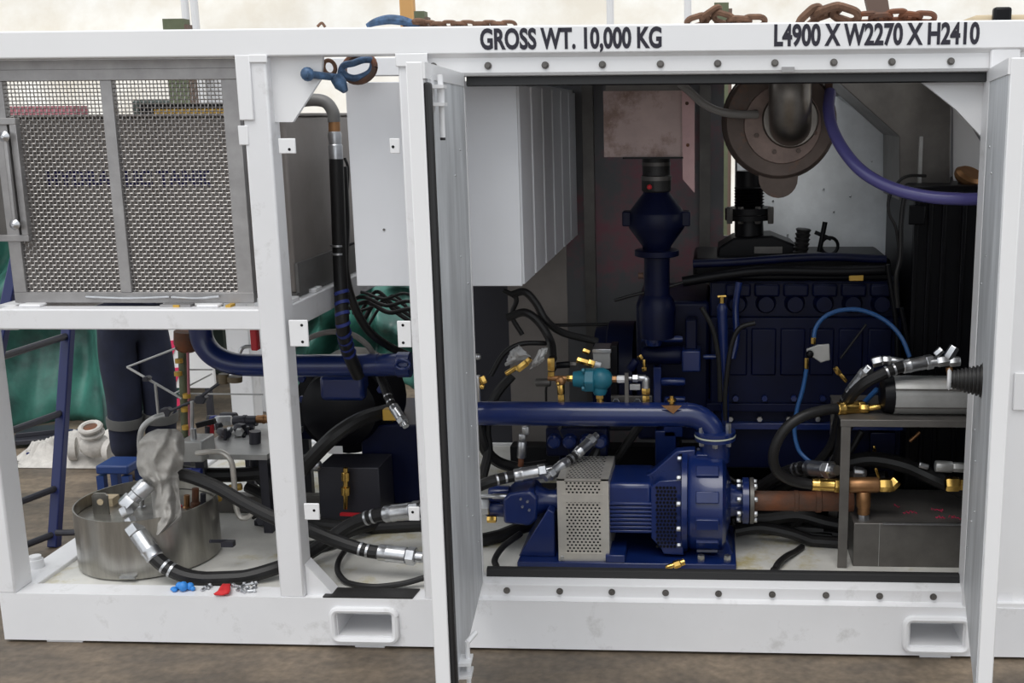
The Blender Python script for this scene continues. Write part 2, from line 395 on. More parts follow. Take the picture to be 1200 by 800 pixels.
S.copies('bolt', bm_, 'rawsteel', [V(P(u, 691, .029).x, .029, .246) for u in (594, 656, 717, 780, 842, 905, 968, 1031, 1094)])
# posts
for nm, x0, x1, y0, y1 in (('post', -2.90, -2.80, 0, .12), ('post', -1.711, -1.611, 0.004, .104), ('post', -1.126, -1.02, 0.004, .104), ('post', 0.985, 1.09, 0.004, .104), ('post', 1.95, 2.05, 0, .1),
                           ('post', -2.80, -2.66, 2.15, 2.27), ('post', -1.711, -1.611, 2.17, 2.27), ('post', 1.95, 2.05, 2.17, 2.27)):
    S.part(nm, MB().box(x0, x1, y0, y1, ZR - .002, 2.315), 'white', bevel=.008)
S.part('door_jamb', MB().box(-1.021, XL - .012, .02, .08, .286, 2.24), 'white_clean')
S.part('side_panel', MB().box(1.085, 1.955, .03, .06, .232, 2.315), 'white_clean')
S.part('panel_hinge', MB().box(P(1188, 440, .03).x, P(1206, 440, .03).x, .018, .03, P(1190, 480, .03).z, P(1190, 436, .03).z), 'white_clean', bevel=.004)
S.part('side_panel_ledge', MB().box(1.085, 1.955, .004, .06, .208, .232), 'white_clean')
# weld doubler plates at the post heads
for x0, x1 in ((-1.722, -1.603), (-1.132, -1.014)):
    S.part('doubler_plate', MB().box(x0 if x0 < -1.5 else x0, x0 + .055 if x0 < -1.5 else x1, -.006, .004, 2.085 if x0 < -1.5 else 2.27, 2.318), 'white_clean', bevel=.004)
    S.part('cap_plate', MB().box(x0, x1, -.005, .004, 2.29, 2.318), 'white_clean', bevel=.003)
# gussets
S.part('gusset', MB().prism([P(u, v, .05) for u, v in ((312, 66), (378, 66), (376, 92), (343, 143), (330, 143), (312, 143))], V(0, .02, 0)), 'white_clean')
S.part('gusset', MB().prism([P(u, v, .10) for u, v in ((1072, 90), (1165, 90), (1160, 175), (1150, 160), (1120, 128))], V(0, .02, 0)), 'white_clean')
S.part('gusset', MB().prism([V(-1.61, .03, ZR - .002), V(-1.50, .03, ZR - .002), V(-1.53, .03, .25), V(-1.61, .03, .345)], V(0, .07, 0)), 'white')
S.part('end_stiffener', MB().prism([P(u, v, 1.35) for u, v in ((1117, 122), (1122, 122), (1155, 176), (1160, 176), (1160, 240), (1117, 240))], V(0, .012, 0)), 'white_clean')
# bracket tabs with bolt holes
def tab(u0, u1, v0, v1, Y, holes):
    a = P(u0, v1, Y); b = P(u1, v0, Y); m = MB().box(a.x, b.x, Y, Y + .008, a.z, b.z)
    k = S.part('bracket_tab', m, 'white_clean', bevel=.003)
    for hu, hv in holes: S.part('bolt_hole', MB().lathe(P(hu, hv, Y - .001), V(0, .004, 0), [(0, .0055), (1, .0055)], 12), 'black', under=k)
tab(327, 345.5, 162, 180, .0, [(339, 175)]); tab(457, 468, 162, 180, .03, [(460.5, 172)])
tab(340, 360, 375, 406, .0, [(353.5, 381), (354.5, 400.5)]); tab(466.5, 481, 376, 407, .02, [(472, 381), (472.5, 401.5)])
tab(357, 373.5, 590, 609, .0, [(368, 598)]); tab(479, 491, 594, 610, .02, [(483.5, 600)]); tab(280, 290, 147, 170, .0, [])
# middle rail of the left bay and its side beams
zm0, zm1 = 1.299, 1.379
S.part('middle_rail', MB().box(-2.74, -1.705, .01, .09, zm0, zm1), 'white', bevel=.006)
S.part('tank_beam', MB().box(-1.705, -1.625, .1, 1.9, zm0 - .02, zm1), 'white', bevel=.006)
S.part('tank_beam', MB().box(-2.80, -2.72, .1, 2.2, zm0 - .02, zm1), 'white', bevel=.006)
for Y in (.18, .45): S.part('tank_foot', MB().box(-1.69, -1.63, Y - .03, Y + .05, zm1, zm1 + .018), 'white_clean', bevel=.004)
S.part('rail_angle', MB().box(-2.74, -1.715, .105, .2, 2.268, 2.312), 'meshframe')
# base frame: end rails, cross members, deck
S.part('end_rail', MB().box(-2.90, -2.77, .1, 2.27, 0.012, ZR), 'white', bevel=.005)
S.part('end_rail', MB().box(1.95, 2.05, .1, 2.27, 0.012, ZR), 'white', bevel=.005)
S.part('rear_rail', MB().box(-2.77, 1.95, 2.17, 2.27, 0.012, ZR), 'white', bevel=.005)
S.part('rear_top_rail', MB().box(-2.90, 2.05, 2.17, 2.27, 2.312, 2.41), 'white', bevel=.005)
S.part('end_top_rail', MB().box(-2.90, -2.75, .1, 2.17, 2.312, 2.41), 'white')
S.part('end_top_rail', MB().box(1.95, 2.05, .1, 2.17, 2.312, 2.41), 'white')
S.part('deck_plate', MB().box(-2.77, 1.95, .10, 2.17, .17, .196), 'deck')
for x0, x1, y0, y1 in ((-1.14, -.02, .10, 2.17), (-.02, 1.95, .10, .98), (-.02, 1.95, 1.74, 2.17), (.95, 1.95, .98, 1.74)):      # roof gap added to let daylight fall on the duct panel
    S.part('roof_panel', MB().box(x0, x1, y0, y1, 2.33, 2.345), 'white_clean')
c = PZ(42, 664, ZR); S.part('drain_stub', MB().lathe(V(c.x, c.y, ZR), V(0, 0, .05), [(0, .035), (.7, .033), (.75, .026), (1, .026)], 16), 'white')
# back and end skins of the engine bay, with a gap that shows daylight
gx0, gx1 = P(848, 230, 2.2).x, P(861, 230, 2.2).x
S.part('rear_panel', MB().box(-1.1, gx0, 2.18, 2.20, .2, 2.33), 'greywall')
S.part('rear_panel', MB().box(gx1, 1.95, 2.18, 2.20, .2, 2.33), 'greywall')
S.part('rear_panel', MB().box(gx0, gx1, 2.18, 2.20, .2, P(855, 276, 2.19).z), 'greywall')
S.part('rear_panel', MB().box(-1.62, -1.36, 2.18, 2.20, .2, 1.45), 'darksteel'); S.part('rear_panel', MB().box(-1.36, -1.105, 2.18, 2.20, .2, 1.25), 'darksteel')  # dark sheets added to shut out daylight behind the middle bay
S.part('end_panel', MB().box(1.955, 1.97, .1, 2.2, .2, 1.65), 'greywall')  # kept low so that daylight enters over it from the right end
for u in (826, 690):                                    # dark stiffener channels on the rear panel
    x = P(u, 250, 2.1).x; S.part('stiffener', MB().box(x - .03, x + .03, 2.12, 2.18, .2, 2.33), 'rawsteel')
# ---- lettering on the top rail
def lettering(txt, u0, v0, u1, v1, hpx):
    a = P(u0, v0, 0); b = P(u1, v1, 0); h = hpx * K(0) 
    S.part('lettering', text_mb(txt, V(a.x, 0, a.z), V(1, 0, 0), V(0, 0, 1), V(0, -1, 0), b.x - a.x, h * .985, .0015, .036), 'textblack', label='black stencilled capital lettering', smooth=0)
lettering('GROSS WT. 10,000 KG', 563, 57.3, 775.5, 55.2, 22)
lettering('L4900 X W2270 X H2410', 907, 53.2, 1147.5, 49.8, 22.5)
# ---- the two doors
def make_door(hx, ang, wd, side, seal=True):
    """hinged at hx on the front face; ang from the perpendicular; side=+1 left leaf, -1 right leaf"""
    a = math.radians(ang); d = V(math.sin(a), -math.cos(a), 0); nrm = V(math.cos(a), math.sin(a), 0) * side   # nrm: towards the inner face
    o = V(hx, 0, 0); z0, z1 = .285, 2.245; th = .05
    def pt(s_, t_, z): return o + d * s_ + nrm * t_ + V(0, 0, z)
    def slab(m, s0, s1, t0, t1, za, zb): return m.obox(pt((s0 + s1) / 2, (t0 + t1) / 2, (za + zb) / 2), d * (s1 - s0) / 2, nrm * (t1 - t0) / 2, V(0, 0, (zb - za) / 2))
    dk = S.part('door', slab(MB(), 0, wd, -th, -.004, z0, z1), 'white_clean', bevel=.003)
    S.part('inner_skin', slab(MB(), .006, wd - (.055 if seal else .004), -.004, 0, z0 + .01, z1 - .045), 'galv', under=dk, label='galvanised steel inner skin')
    m = MB(); slab(m, .003, wd, -.004, .003, z1 - .045, z1); slab(m, 0, .006, -.004, .002, z0, z1)
    S.part('edge_flange', m, 'white_clean', under=dk)
    if seal: S.part('door_seal', slab(MB(), wd - .055, wd - .006, -.004, .014, z0, z1 - .055), 'seal', under=dk, bevel=.006, label='black rubber seal along the free edge')
    for s_, z in ((.2, 1.98), (.3, 1.62), (.12, 1.5), (.27, 1.2), (.18, .98), (.3, .9), (.25, .66), (.1, .5), (.36, 1.9), (.4, .75)): S.part('rivet', MB().sphere(pt(s_, 0, z), .005, 8), 'zinc', under=dk)
    return dk, pt, slab, d, nrm
dk, pt, slab, d, nrm = make_door(XL, 5.6, .955, 1)
m = MB()                                                # drop-bolt latch at the top of the left leaf
for z in (2.18, 2.13): slab(m, .79, .86, 0, .04, z - .005, z + .005)
slab(m, .80, .85, 0, .005, 2.11, 2.21); m.cyl(pt(.82, .026, 2.035), pt(.82, .026, 2.215), .008, n=14); m.cyl(pt(.82, .026, 2.135), pt(.82, .026, 2.175), .0105, n=14)
S.part('drop_bolt', m, 'white_clean', under=dk)
S.part('bolt_tip', MB().cyl(pt(.82, .026, 2.027), pt(.82, .026, 2.036), .0078, n=14), 'rubber', under=dk)
m = MB()
for z in (.30, .345): slab(m, .72, .79, 0, .04, z - .005, z + .005)
m.cyl(pt(.75, .026, .255), pt(.75, .026, .41), .008, n=14); m.cyl(pt(.75, .026, .405), pt(.71, .05, .42), .009, n=12)
S.part('drop_bolt', m, 'white_clean', under=dk)
dk, pt, slab, d, nrm = make_door(XR, -10.0, .86, -1, False)
# rubber boot plunger on the inside of the right leaf
a0 = pt(.40, 0, 0); c0 = P(1152, 446, a0.y); c0 = V(a0.x, a0.y, c0.z)
m = MB(); L_ = .10; pr = []
for i in range(8):
    t = i / 8; r0 = .055 - .026 * t; pr += [(t, r0), (t + .06, r0), (t + .075, r0 * .86), (t + .11, r0 * .86)]
pr = [(-.06, .062), (-.0, .062)] + pr + [(1, .03)]
m.lathe(c0, nrm * L_, pr, 24); S.part('rubber_boot', m, 'rubber', under=dk, label='black ribbed rubber boot')
S.part('push_disc', MB().lathe(c0 + nrm * L_, nrm * .012, [(0, .030), (.5, .038), (1, .030)], 20), 'white_clean', under=dk)
S.done()

# ================================================================== LEFT BAY, UPPER: mesh guard and hydraulic tank
YM = .10
T = Thing('mesh_guard', 'stainless steel guard of woven wire mesh in the upper left bay', 'guard')
xl, xr = -2.72, P(297, 340, YM).x; zb, zt = P(200, 355, YM).z, P(200, 80, YM).z
fw = .055
T.part('frame_rail', MB().box(xl, xr, YM, YM + .03, zb, zb + .042), 'meshframe', bevel=.002)
T.part('frame_rail', MB().box(xl, xr, YM, YM + .03, zt - .042, zt), 'meshframe', bevel=.002)
T.part('frame_stile', MB().box(xr - .062, xr, YM, YM + .03, zb + .042, zt - .042), 'meshframe', bevel=.002)
xm = P(136, 220, YM).x
T.part('frame_stile', MB().box(xm - .022, xm + .022, YM - .002, YM + .03, zb + .042, zt - .042), 'meshframe', bevel=.002)
T.part('frame_stile', MB().box(xl, xl + .05, YM, YM + .03, zb + .042, zt - .042), 'meshframe', bevel=.002)
pitch = .0146; wr = .0021
def weave(axis):
    m = MB(); X0, X1, Z0, Z1 = xl + .03, xr - .05, zb + .03, zt - .03; nxw = int((X1 - X0) / pitch); nzw = int((Z1 - Z0) / pitch); yc = YM + .015
    for i in range((nxw if axis == 'v' else nzw) + 1):
        pts = []
        for j in range((nzw if axis == 'v' else nxw) + 1):
            sg = 1 if (i + j) % 2 else -1
            if axis == 'v': pts.append(V(X0 + i * pitch, yc + sg * wr, Z0 + j * pitch))
            else: pts.append(V(X0 + j * pitch, yc - sg * wr, Z0 + i * pitch))
        q = []
        for a, b in zip(pts, pts[1:]): q += [a, (a + b) / 2]
        m.tube(q + [pts[-1]], wr, 5, caps=False)
    return m
T.part('woven_mesh', weave('v'), 'wire', kind='stuff'); T.part('woven_mesh', weave('h'), 'wire', kind='stuff')
# handle recess with a pull bar
a = P(-40, 283, YM - .01); b = P(31, 138, YM - .01); bx0, bx1, bz0, bz1 = a.x, P(34, 280, YM - .01).x, a.z, b.z
T.part('handle_plate', MB().box(bx0, bx1 - .02, YM + .012, YM + .018, bz0 + .02, bz1 - .02), 'rawsteel')
m = MB().box(bx0, bx1, YM - .012, YM + .02, bz0, bz0 + .025).box(bx0, bx1, YM - .012, YM + .02, bz1 - .025, bz1).box(bx1 - .026, bx1, YM - .012, YM + .02, bz0 + .025, bz1 - .025)
T.part('handle_frame', m, 'meshframe', bevel=.002)
h0, h1 = P(18, 263, YM - .03), P(8, 160, YM - .03)
k = T.part('pull_bar', MB().tube([V(h0.x, YM + .01, h0.z), V(h0.x, YM - .03, h0.z), V(h0.x, YM - .03, h1.z), V(h0.x, YM + .01, h1.z)], .009, 12), 'meshframe')
for h in (h0.z, h1.z): T.part('knob', MB().lathe(V(h0.x, YM - .03, h), V(0, -.018, 0), [(0, .019), (.3, .021), (.6, .015), (1, .006)], 16), 'zinc', under=k)
for u0, u1, v in ((101, 199, 347.5), (201, 257, 348)):
    p0, p1 = P(u0, v, YM - .015), P(u1, v - (1 if u0 > 150 else 0), YM - .015)
    T.part('latch_rod', MB().tube(spline([p0, (p0 + p1) / 2 + V(0, 0, -.006), p1]), .006, 10), 'zinc')
for u in (35, 243): c = P(u, 356, .06); T.part('foot_clip', MB().box(c.x - .04, c.x + .045, .05, .10, 1.379, zb + .002), 'white_clean', bevel=.004)
c = P(205, 357, .06); T.part('foot_clip', MB().box(c.x - .06, c.x + .06, .06, .10, 1.379, zb), 'meshframe')
c = P(206, 357, .055); T.part('tape', MB().box(c.x - .012, c.x + .012, .055, .061, 1.379, zb), 'yellowpart')
c = P(267, 357, .055); T.part('tape', MB().box(c.x - .01, c.x + .01, .055, .10, 1.379, zb), 'yellowpart')
T.done()
T = Thing('hydraulic_tank', 'dark grey steel hydraulic tank lettered in blue behind the wire mesh', 'tank')
zt2 = P(200, 137, .30).z
T.part('tank_body', MB().box(-2.80, -1.66, .28, 1.12, 1.40, zt2), 'tank', bevel=.01)
T.part('tank_lid', MB().box(-2.81, -1.65, .27, 1.13, zt2, zt2 + .012), 'tank', bevel=.003)
T.part('lid_rim', MB().box(-2.3, -1.66, .4, .46, zt2 + .012, zt2 + .05), 'black')
T.part('tank_skirt', MB().box(-1.66, -1.648, .28, 1.12, 1.40, 1.52), 'tankside')
T.part('lid_clamp', MB().box(-2.2, -1.75, .32, .36, zt2 + .012, zt2 + .03), 'yellowpart')
T.part('tank_saddle', MB().box(-2.80, -1.66, .28, 1.12, 1.3795, 1.40), 'tankside')
a, b = P(55, 218, .279), P(250, 218, .279)
T.part('lettering', text_mb('HYDRAULIC TANK', V(a.x, .279, a.z), V(1, 0, 0), V(0, 0, 1), V(0, -1, 0), b.x - a.x, 17 * K(.28), .001, .055), 'textblue', label='dark blue capital lettering', smooth=0)
T.done()
T = Thing('return_pipe', 'grey steel elbow pipe coming off the hydraulic tank into a black hose', 'pipe')
Yp = .62
pts = spline([P(345, 119, Yp), P(368, 117, Yp), P(382, 120, Yp), P(390, 131, Yp), P(391.5, 143, Yp)], 8)
T.root(MB().tube(pts, 7.2 * K(Yp), 16), 'tankside')
T.part('collar', MB().cyl(P(391.5, 138, Yp), P(392, 155, Yp), 6.6 * K(Yp)), 'bronze')
T.part('crimp_sleeve', MB().lathe(P(392, 154, Yp), P(394, 187, Yp) - P(392, 154, Yp), [(0, 7 * K(Yp)), (.1, 8 * K(Yp)), (.45, 7.2 * K(Yp)), (.5, 8.2 * K(Yp)), (1, 8 * K(Yp))], 18), 'zinc')
T.done()
hz = [(394, 186, Yp), (396, 240, Yp), (398, 300, Yp), (400, 345, Yp - .02), (402, 385, Yp - .04), (408, 412, Yp + .1), (420, 440, Yp + .2)]
T = Thing('banded_hose', 'thick black hose with blue spiral bands dropping from the tank elbow', 'hose')
pts = spline([P(*p) for p in hz], 10); T.root(MB().tube(pts, 8.2 * K(Yp), 14), 'hose')
for i in range(29, 52, 3):
    dd = (pts[i + 1] - pts[i]).normalized() + V(.25, 0, .1); T.part('blue_band', MB().lathe(pts[i], dd.normalized() * .014, [(0, 9.0 * K(Yp)), (1, 9.0 * K(Yp))], 18), 'bluestripe')
c = P(396.5, 296, Yp)
for dz in (0, .035): T.part('hose_clip', MB().lathe(c + V(0, 0, dz), V(0, 0, -.008), [(0, 9 * K(Yp)), (1, 9 * K(Yp))], 18), 'zinc')
T.done()
hose('black_hose', 'thin black hose hanging beside the banded hose', 'hose', [(402, 195, .75), (405, 260, .75), (404, 310, .72), (412, 350, .7), (430, 385, .75), (455, 405, .9), (482, 418, 1.0)], 5)
hose('cable', 'thin black cable looped behind the banded hose', 'cable', [(404, 185, .8), (408, 200, .8), (406, 240, .8), (402, 285, .8), (415, 285, .85), (430, 284, .95)], 1.6)

# ================================================================== WHITE CABINET
T = Thing('control_cabinet', 'light grey sheet metal control cabinet hung behind the middle posts', 'cabinet')
cx0, cx1, cz0, cz1 = -1.402, -0.738, 1.433, 2.225
T.part('front_panel', MB().box(cx0, cx1, .25, .262, cz0, cz1), 'cabinet', bevel=.003)
T.part('cabinet_body', MB().box(cx0 + .004, cx1 - .012, .262, 2.16, cz0 + .003, cz1), 'cabinet')
for i in range(6):
    y0 = .27 + i * .315; T.part('side_panel', MB().prism([V(cx1 - .012, y0, cz0 + .004), V(cx1 - .012, y0 + .30, cz0 + .004), V(cx1 + .004, y0 + .285, cz0 + .004), V(cx1 + .004, y0 + .015, cz0 + .004)], V(0, 0, cz1 - cz0 - .02)), 'cabinet', smooth=15)
c = P(450, 269, .249); T.part('screw', MB().cyl(V(c.x, .25, c.z), V(c.x, .246, c.z), .005, n=8), 'rawsteel')
T.done()

# ================================================================== LEFT BAY, LOWER: catch pot, rag, hoses, manifold
px_, py_ = P(178, 650, .46).x, .46; PR = .292
T = Thing('catch_pot', 'round stainless steel drum with an open rim standing on the deck', 'drum')
zr = .455
prof = [(.0, PR - .012), (.004, PR), (zr - ZD, PR), (zr - ZD, PR - .006), (zr - ZD - .05, PR - .006)]
m = MB().lathe(V(px_, py_, ZD + .004), V(0, 0, 1), prof, 56, caps=False); T.part('drum_wall', m, 'potsteel', smooth=50)
T.part('drum_lid', MB().lathe(V(px_, py_, zr - .055), V(0, 0, .006), [(0, PR - .004), (1, PR - .004)], 56), 'potsteel')
T.part('drum_base', MB().lathe(V(px_, py_, ZD), V(0, 0, .012), [(0, PR - .015), (1, PR - .005)], 48), 'rubber')
c = P(117, 600, .42)
m = MB(); a = P(110, 607, .40); b = P(125, 578, .40)
m.prism([V(a.x, .40, zr - .05), V(b.x, .40, zr - .05), V(b.x, .40, b.z - .012), V(b.x - .012, .40, b.z), V(a.x + .012, .40, b.z), V(a.x, .40, b.z - .012)], V(0, .01, 0)); k = T.part('lifting_lug', m, 'potsteel')
c = P(117.5, 588, .399); T.part('lug_hole', MB().lathe(c, V(0, -.002, 0), [(0, .014), (1, .014)], 16), 'cardboard', under=k)
for u, v0, v1, r_, mt in ((219, 608, 580, 5, 'bronze'), (229, 606, 572, 6, 'rust'), (238, 604, 578, 5, 'darksteel'), (211, 610, 592, 4, 'redplastic'), (224, 612, 596, 4, 'brass'), (165, 600, 585, 6, 'zinc')):
    T.part('valve_spool', MB().lathe(P(u, v0, .5), P(u, v1, .5) - P(u, v0, .5), [(0, r_ * K(.5)), (.5, r_ * K(.5)), (.55, r_ * .7 * K(.5)), (1, r_ * .7 * K(.5))], 14), mt)
c = P(132, 592, .55); T.part('carton_piece', MB().box(c.x - .04, c.x + .03, .5, .56, zr - .05, c.z + .05), 'cardboard')
a = P(150, 681, .165); T.part('base_clip', MB().box(a.x - .03, a.x + .035, .155, .19, .2145, .225), 'zinc')
a = P(250, 634, .30); T.part('tap', MB().cyl(P(246, 634, .27), P(266, 634, .33), .008).box(P(262, 634, .33).x, P(276, 634, .33).x, .30, .33, P(262, 638, .33).z, P(262, 632, .33).z), 'darksteel')
T.done()
# rag draped over the fittings
def cloth(rows, Y, nu=16, bulge=.05, amp=.014, seed=0, freq=9.0, sub=4):
    """rows: (v, u0, u1, dy) outline of a hanging cloth; returns a folded sheet"""
    m = MB(); R = []
    for i in range(len(rows) - 1):
        for k in range(sub):
            t = k / sub; R.append([a + (b - a) * t for a, b in zip(rows[i], rows[i + 1])])
    R.append(list(rows[-1]))
    for v, u0, u1, dy in R:
        for k in range(nu + 1):
            t = k / nu; u = u0 + (u1 - u0) * t; ph = noise.noise(V(t * 2.5, v * .03, seed))
            f = math.sin(t * freq + ph * 6 + seed) * amp + noise.noise(V(u * .12, v * .12, seed + 3)) * amp * 1.2
            m.v.append(P(u, v, Y + dy - bulge * math.sin(math.pi * t) + f))
    for j in range(len(R) - 1):
        for k in range(nu):
            a = j * (nu + 1) + k; m.f.append((a, a + 1, a + nu + 2, a + nu + 1))
    return m
CL = [('SOLIDIFY', dict(thickness=.004)), ('SUBSURF', dict(levels=1, render_levels=1))]
rows = [(502, 184, 206, .16), (507, 172, 214, .08), (516, 163, 217, 0), (530, 160, 217, -.02), (545, 159, 215, -.02), (557, 163, 213, -.02), (566, 174, 210, -.02), (580, 177, 211, -.03), (595, 178, 212, -.05), (606, 179, 214, -.06), (616, 180, 203, -.07), (627, 181, 188, -.075)]
single('rag', 'crumpled grey cloth rag draped over the fittings above the drum', 'rag', cloth(rows, .36, 18, .09, .022, 2, 8), 'rag', mod=CL, smooth=180)
# hydraulic fittings in the drum
T = Thing('hose_fitting', 'angled silver swivel fitting standing over the drum rim', 'fitting')
Yf = .24
a, b = P(174, 566, .28), P(152, 588, Yf); T.root(MB().lathe(a, b - a, [(0, .030), (.1, .036), (.55, .036), (.6, .030), (1, .030)], 18), 'zinc')
c, d2 = P(146, 594, Yf - .02), P(161, 628, Yf - .06)
m = MB(); hexnut(m, b - (b - a).normalized() * .02, b - a, .040, .05); T.part('hex_nut', m, 'zinc')
m = MB(); hexnut(m, c, d2 - c, .028, .04); hexnut(m, c + (d2 - c) * .38, d2 - c, .024, .03); m.cyl(c + (d2 - c) * .6, c + (d2 - c) * .8, .010); T.part('adapter', m, 'zinc')
T.done()
hose('hydraulic_hose', 'black hydraulic hose sagging from the drum fitting along the deck edge', 'hose', [(171, 638, .17), (182, 653, .15), (200, 667, .14), (225, 676, .14), (258, 678, .15), (290, 675, .17), (325, 665, .22), (350, 655, .3), (380, 636, .42), (410, 615, .48), (440, 604, .48), (468, 600, .46)], 9.0, 'hose', ('zinc', 'zinc'))
hose('hydraulic_hose', 'black hydraulic hose running down behind the post from the rag', 'hose', [(205, 554, .36), (225, 559, .34), (255, 571, .32), (290, 591, .3), (325, 608, .28), (360, 620, .27), (395, 634, .26), (430, 645, .25), (462, 649, .24)], 8.4, 'hose', (None, 'zinc'))
hose('thin_hose', 'thin black hose looping over the yellow stain on the deck', 'hose', [(500, 676, .16), (470, 684, .14), (435, 687.5, .13), (410, 684, .16), (397, 672, .22), (396, 660, .3), (402, 648, .4), (412, 636, .5)], 3.6)
hose('black_hose', 'black hose crossing low behind the middle post', 'hose', [(290, 570, .9), (320, 585, .85), (350, 606, .8), (385, 614, .75), (430, 618, .75), (500, 622, .8)], 7)
hose('black_hose', 'black hose slanting under the crossing hoses behind the post', 'hose', [(330, 668, .5), (362, 658, .5), (385, 640, .55), (410, 622, .65), (450, 612, .8)], 8)
hose('black_hose', 'black hose lying behind the bent steel tube', 'hose', [(206, 552, .75), (240, 556, .78), (280, 556, .8), (320, 552, .8), (360, 540, .85)], 9)
hose('black_hose', 'thick black hose rising diagonally under the blue pipe', 'hose', [(345, 560, .8), (368, 534, .75), (395, 508, .75), (425, 490, .85), (460, 480, 1.0)], 9)
hose('grey_hose', 'thin grey hose arching over the blue pipe', 'hose', [(345, 405, 1.0), (362, 396, .95), (385, 389, .9), (410, 391, .88), (428, 402, .88), (438, 415, .9)], 3.4, 'greyhose')
# black stuff under the hoses
hose('grey_tube', 'grey looped tube standing up beside the rag', 'hose', [(165, 535, .5), (164, 515, .5), (168, 500, .5), (180, 490, .52), (192, 486, .55)], 3.6, 'alu')
# bent steel tube
hose('steel_tube', 'bent bright steel tube in front of the manifold', 'tube', [(230, 531, .62), (248, 529, .62), (262, 531, .62), (271, 541, .62), (274, 560, .62), (276, 590, .62), (281, 605, .62), (290, 606, .62), (298, 598, .62)], 3.4, 'stainless')
# manifold bench with fittings
T = Thing('manifold_bench', 'grey steel bench plate crowded with small valves behind the drum', 'bench')
a, b = P(228, 548, .75), P(312, 548, .75)
T.part('bench_plate', MB().box(a.x, b.x + .02, .72, 1.35, a.z + .05, a.z + .075), 'alu')
for x in (a.x + .03, b.x - .01):
    for y in (.76, 1.3): T.part('leg', MB().box(x - .02, x + .02, y - .02, y + .02, ZD, a.z + .05), 'darksteel')
zp = a.z + .075
c0, c1 = P(214, 540, .68), P(238, 516, .68)
k = T.part('valve_block', MB().box(c0.x, c1.x, .66, .80, c0.z, c1.z), 'alu', bevel=.006)
T.part('screw', MB().cyl(V((c0.x + c1.x) / 2, .70, c1.z), V((c0.x + c1.x) / 2, .70, c1.z + .05), .014), 'zinc', under=k)
for u0, u1, v, r, Y, mt in ((250, 296, 530, 5.5, .85, 'zinc'), (274, 301, 493, 6.5, 1.15, 'darksteel'), (301, 318, 491, 5, 1.15, 'bronze'), (214, 236, 552, 4, .7, 'bluestripe')):
    T.part('valve_cylinder', MB().lathe(P(u0, v, Y), P(u1, v, Y) - P(u0, v, Y), [(0, r * .9 * K(Y)), (.05, r * K(Y)), (.4, r * K(Y)), (.42, r * 1.15 * K(Y)), (.55, r * 1.15 * K(Y)), (.58, r * K(Y)), (1, r * K(Y))], 16), mt)
for u, v0, v1, Y, rr, mt in ((243, 500, 528, .9, 3, 'darksteel'), (264, 502, 530, .95, 2, 'darksteel'), (290, 500, 522, 1.05, 2, 'darksteel'), (247, 492, 515, .95, 4, 'redplastic'), (225, 470, 516, .72, 2.2, 'zinc'), (299, 505, 545, .9, 7, 'darksteel'), (286, 510, 528, 1.0, 2, 'black')):
    T.part('valve_stem', MB().cyl(P(u, v1, Y), P(u, v0, Y), rr * K(Y), n=12), mt)
T.part('black_lever', MB().bar(P(231, 498, .9), P(252, 493, .9), .03, .025), 'black', bevel=.003)
rs = random.Random(3)
for i in range(16):
    u = rs.uniform(236, 300); Y = rs.uniform(.85, 1.3); x = P(u, 520, Y).x; s_ = rs.uniform(.012, .028)
    m = MB(); an = rs.uniform(0, 3.1); hexnut(m, V(x, Y, zp + s_), V(math.cos(an), math.sin(an), 0), s_, s_ * rs.uniform(1.5, 4)); T.part('fitting', m, rs.choice(['zinc', 'darksteel', 'zinc', 'darksteel', 'alu', 'alu', 'bluestripe']))
for u, v in ((236, 566), (252, 562), (268, 572), (244, 585)):
    c = P(u, v, .8); m = MB(); hexnut(m, c, V(1, .2, .1), .018, .06); T.part('fitting', m, 'yellowpart')
T.done()
hose('thin_hose', 'thin black hose hanging in front of the manifold bench', 'hose', [(300, 560, .8), (315, 580, .8), (308, 598, .75), (296, 606, .7)], 3)
single('deck_clamp', 'small grey pipe clamp bolted on the deck behind the drum', 'clamp', MB().box(P(300, 618, .85).x, P(312, 618, .85).x, .83, .9, ZD, P(306, 608, .85).z).cyl(P(306, 610, .82), P(306, 610, .9), .025), 'darksteel', bevel=.004)
single('base_channel', 'dark steel channel lying across the deck behind the drum', 'channel', MB().box(P(255, 605, 1.0).x, P(330, 605, 1.0).x + .2, 1.0, 1.06, ZD, ZD + .09), 'rawsteel', bevel=.004)
# blue pipe with elbow
T = Thing('cooling_pipe', 'glossy navy blue pipe with an upturned elbow crossing behind the post', 'pipe')
Yb = .85; r = 13.6 * K(Yb)
T.root(MB().tube(spline([P(480, 427, Yb), P(400, 428, Yb), P(310, 428, Yb), P(275, 426, Yb), P(252, 417, Yb), P(239, 402, Yb), P(235, 385, Yb), P(235, 360, Yb)], 10), r, 22), 'navy')
T.part('joint_ring', MB().lathe(P(440, 427.3, Yb), P(444, 427.3, Yb) - P(440, 427.3, Yb), [(0, r * 1.03), (1, r * 1.03)], 22), 'navy')
T.part('flange', MB().lathe(P(466, 427, Yb), P(482, 427, Yb) - P(466, 427, Yb), [(0, r * 1.0), (.05, r * 1.14), (.95, r * 1.14), (1, r)], 22), 'navy')
c = P(472, 427, Yb - .07); T.part('clevis', MB().torus(c, V(0, 1, 0), .022, .007, 16, 8, sx=1.5), 'navy')
c = P(292, 414, Yb - .05); T.part('pipe_clip', MB().tube(spline([P(281, 413, Yb - .04), P(285, 407, Yb - .04), P(294, 406, Yb - .04), P(300, 409, Yb - .04)]), .009, 8), 'zinc')
T.part('pipe_foot', MB().cyl(P(262, 438, Yb), P(262, 449, Yb), 6 * K(Yb)).cyl(P(275, 441, Yb), P(275, 447, Yb), 9 * K(Yb)), 'grease')
T.done()
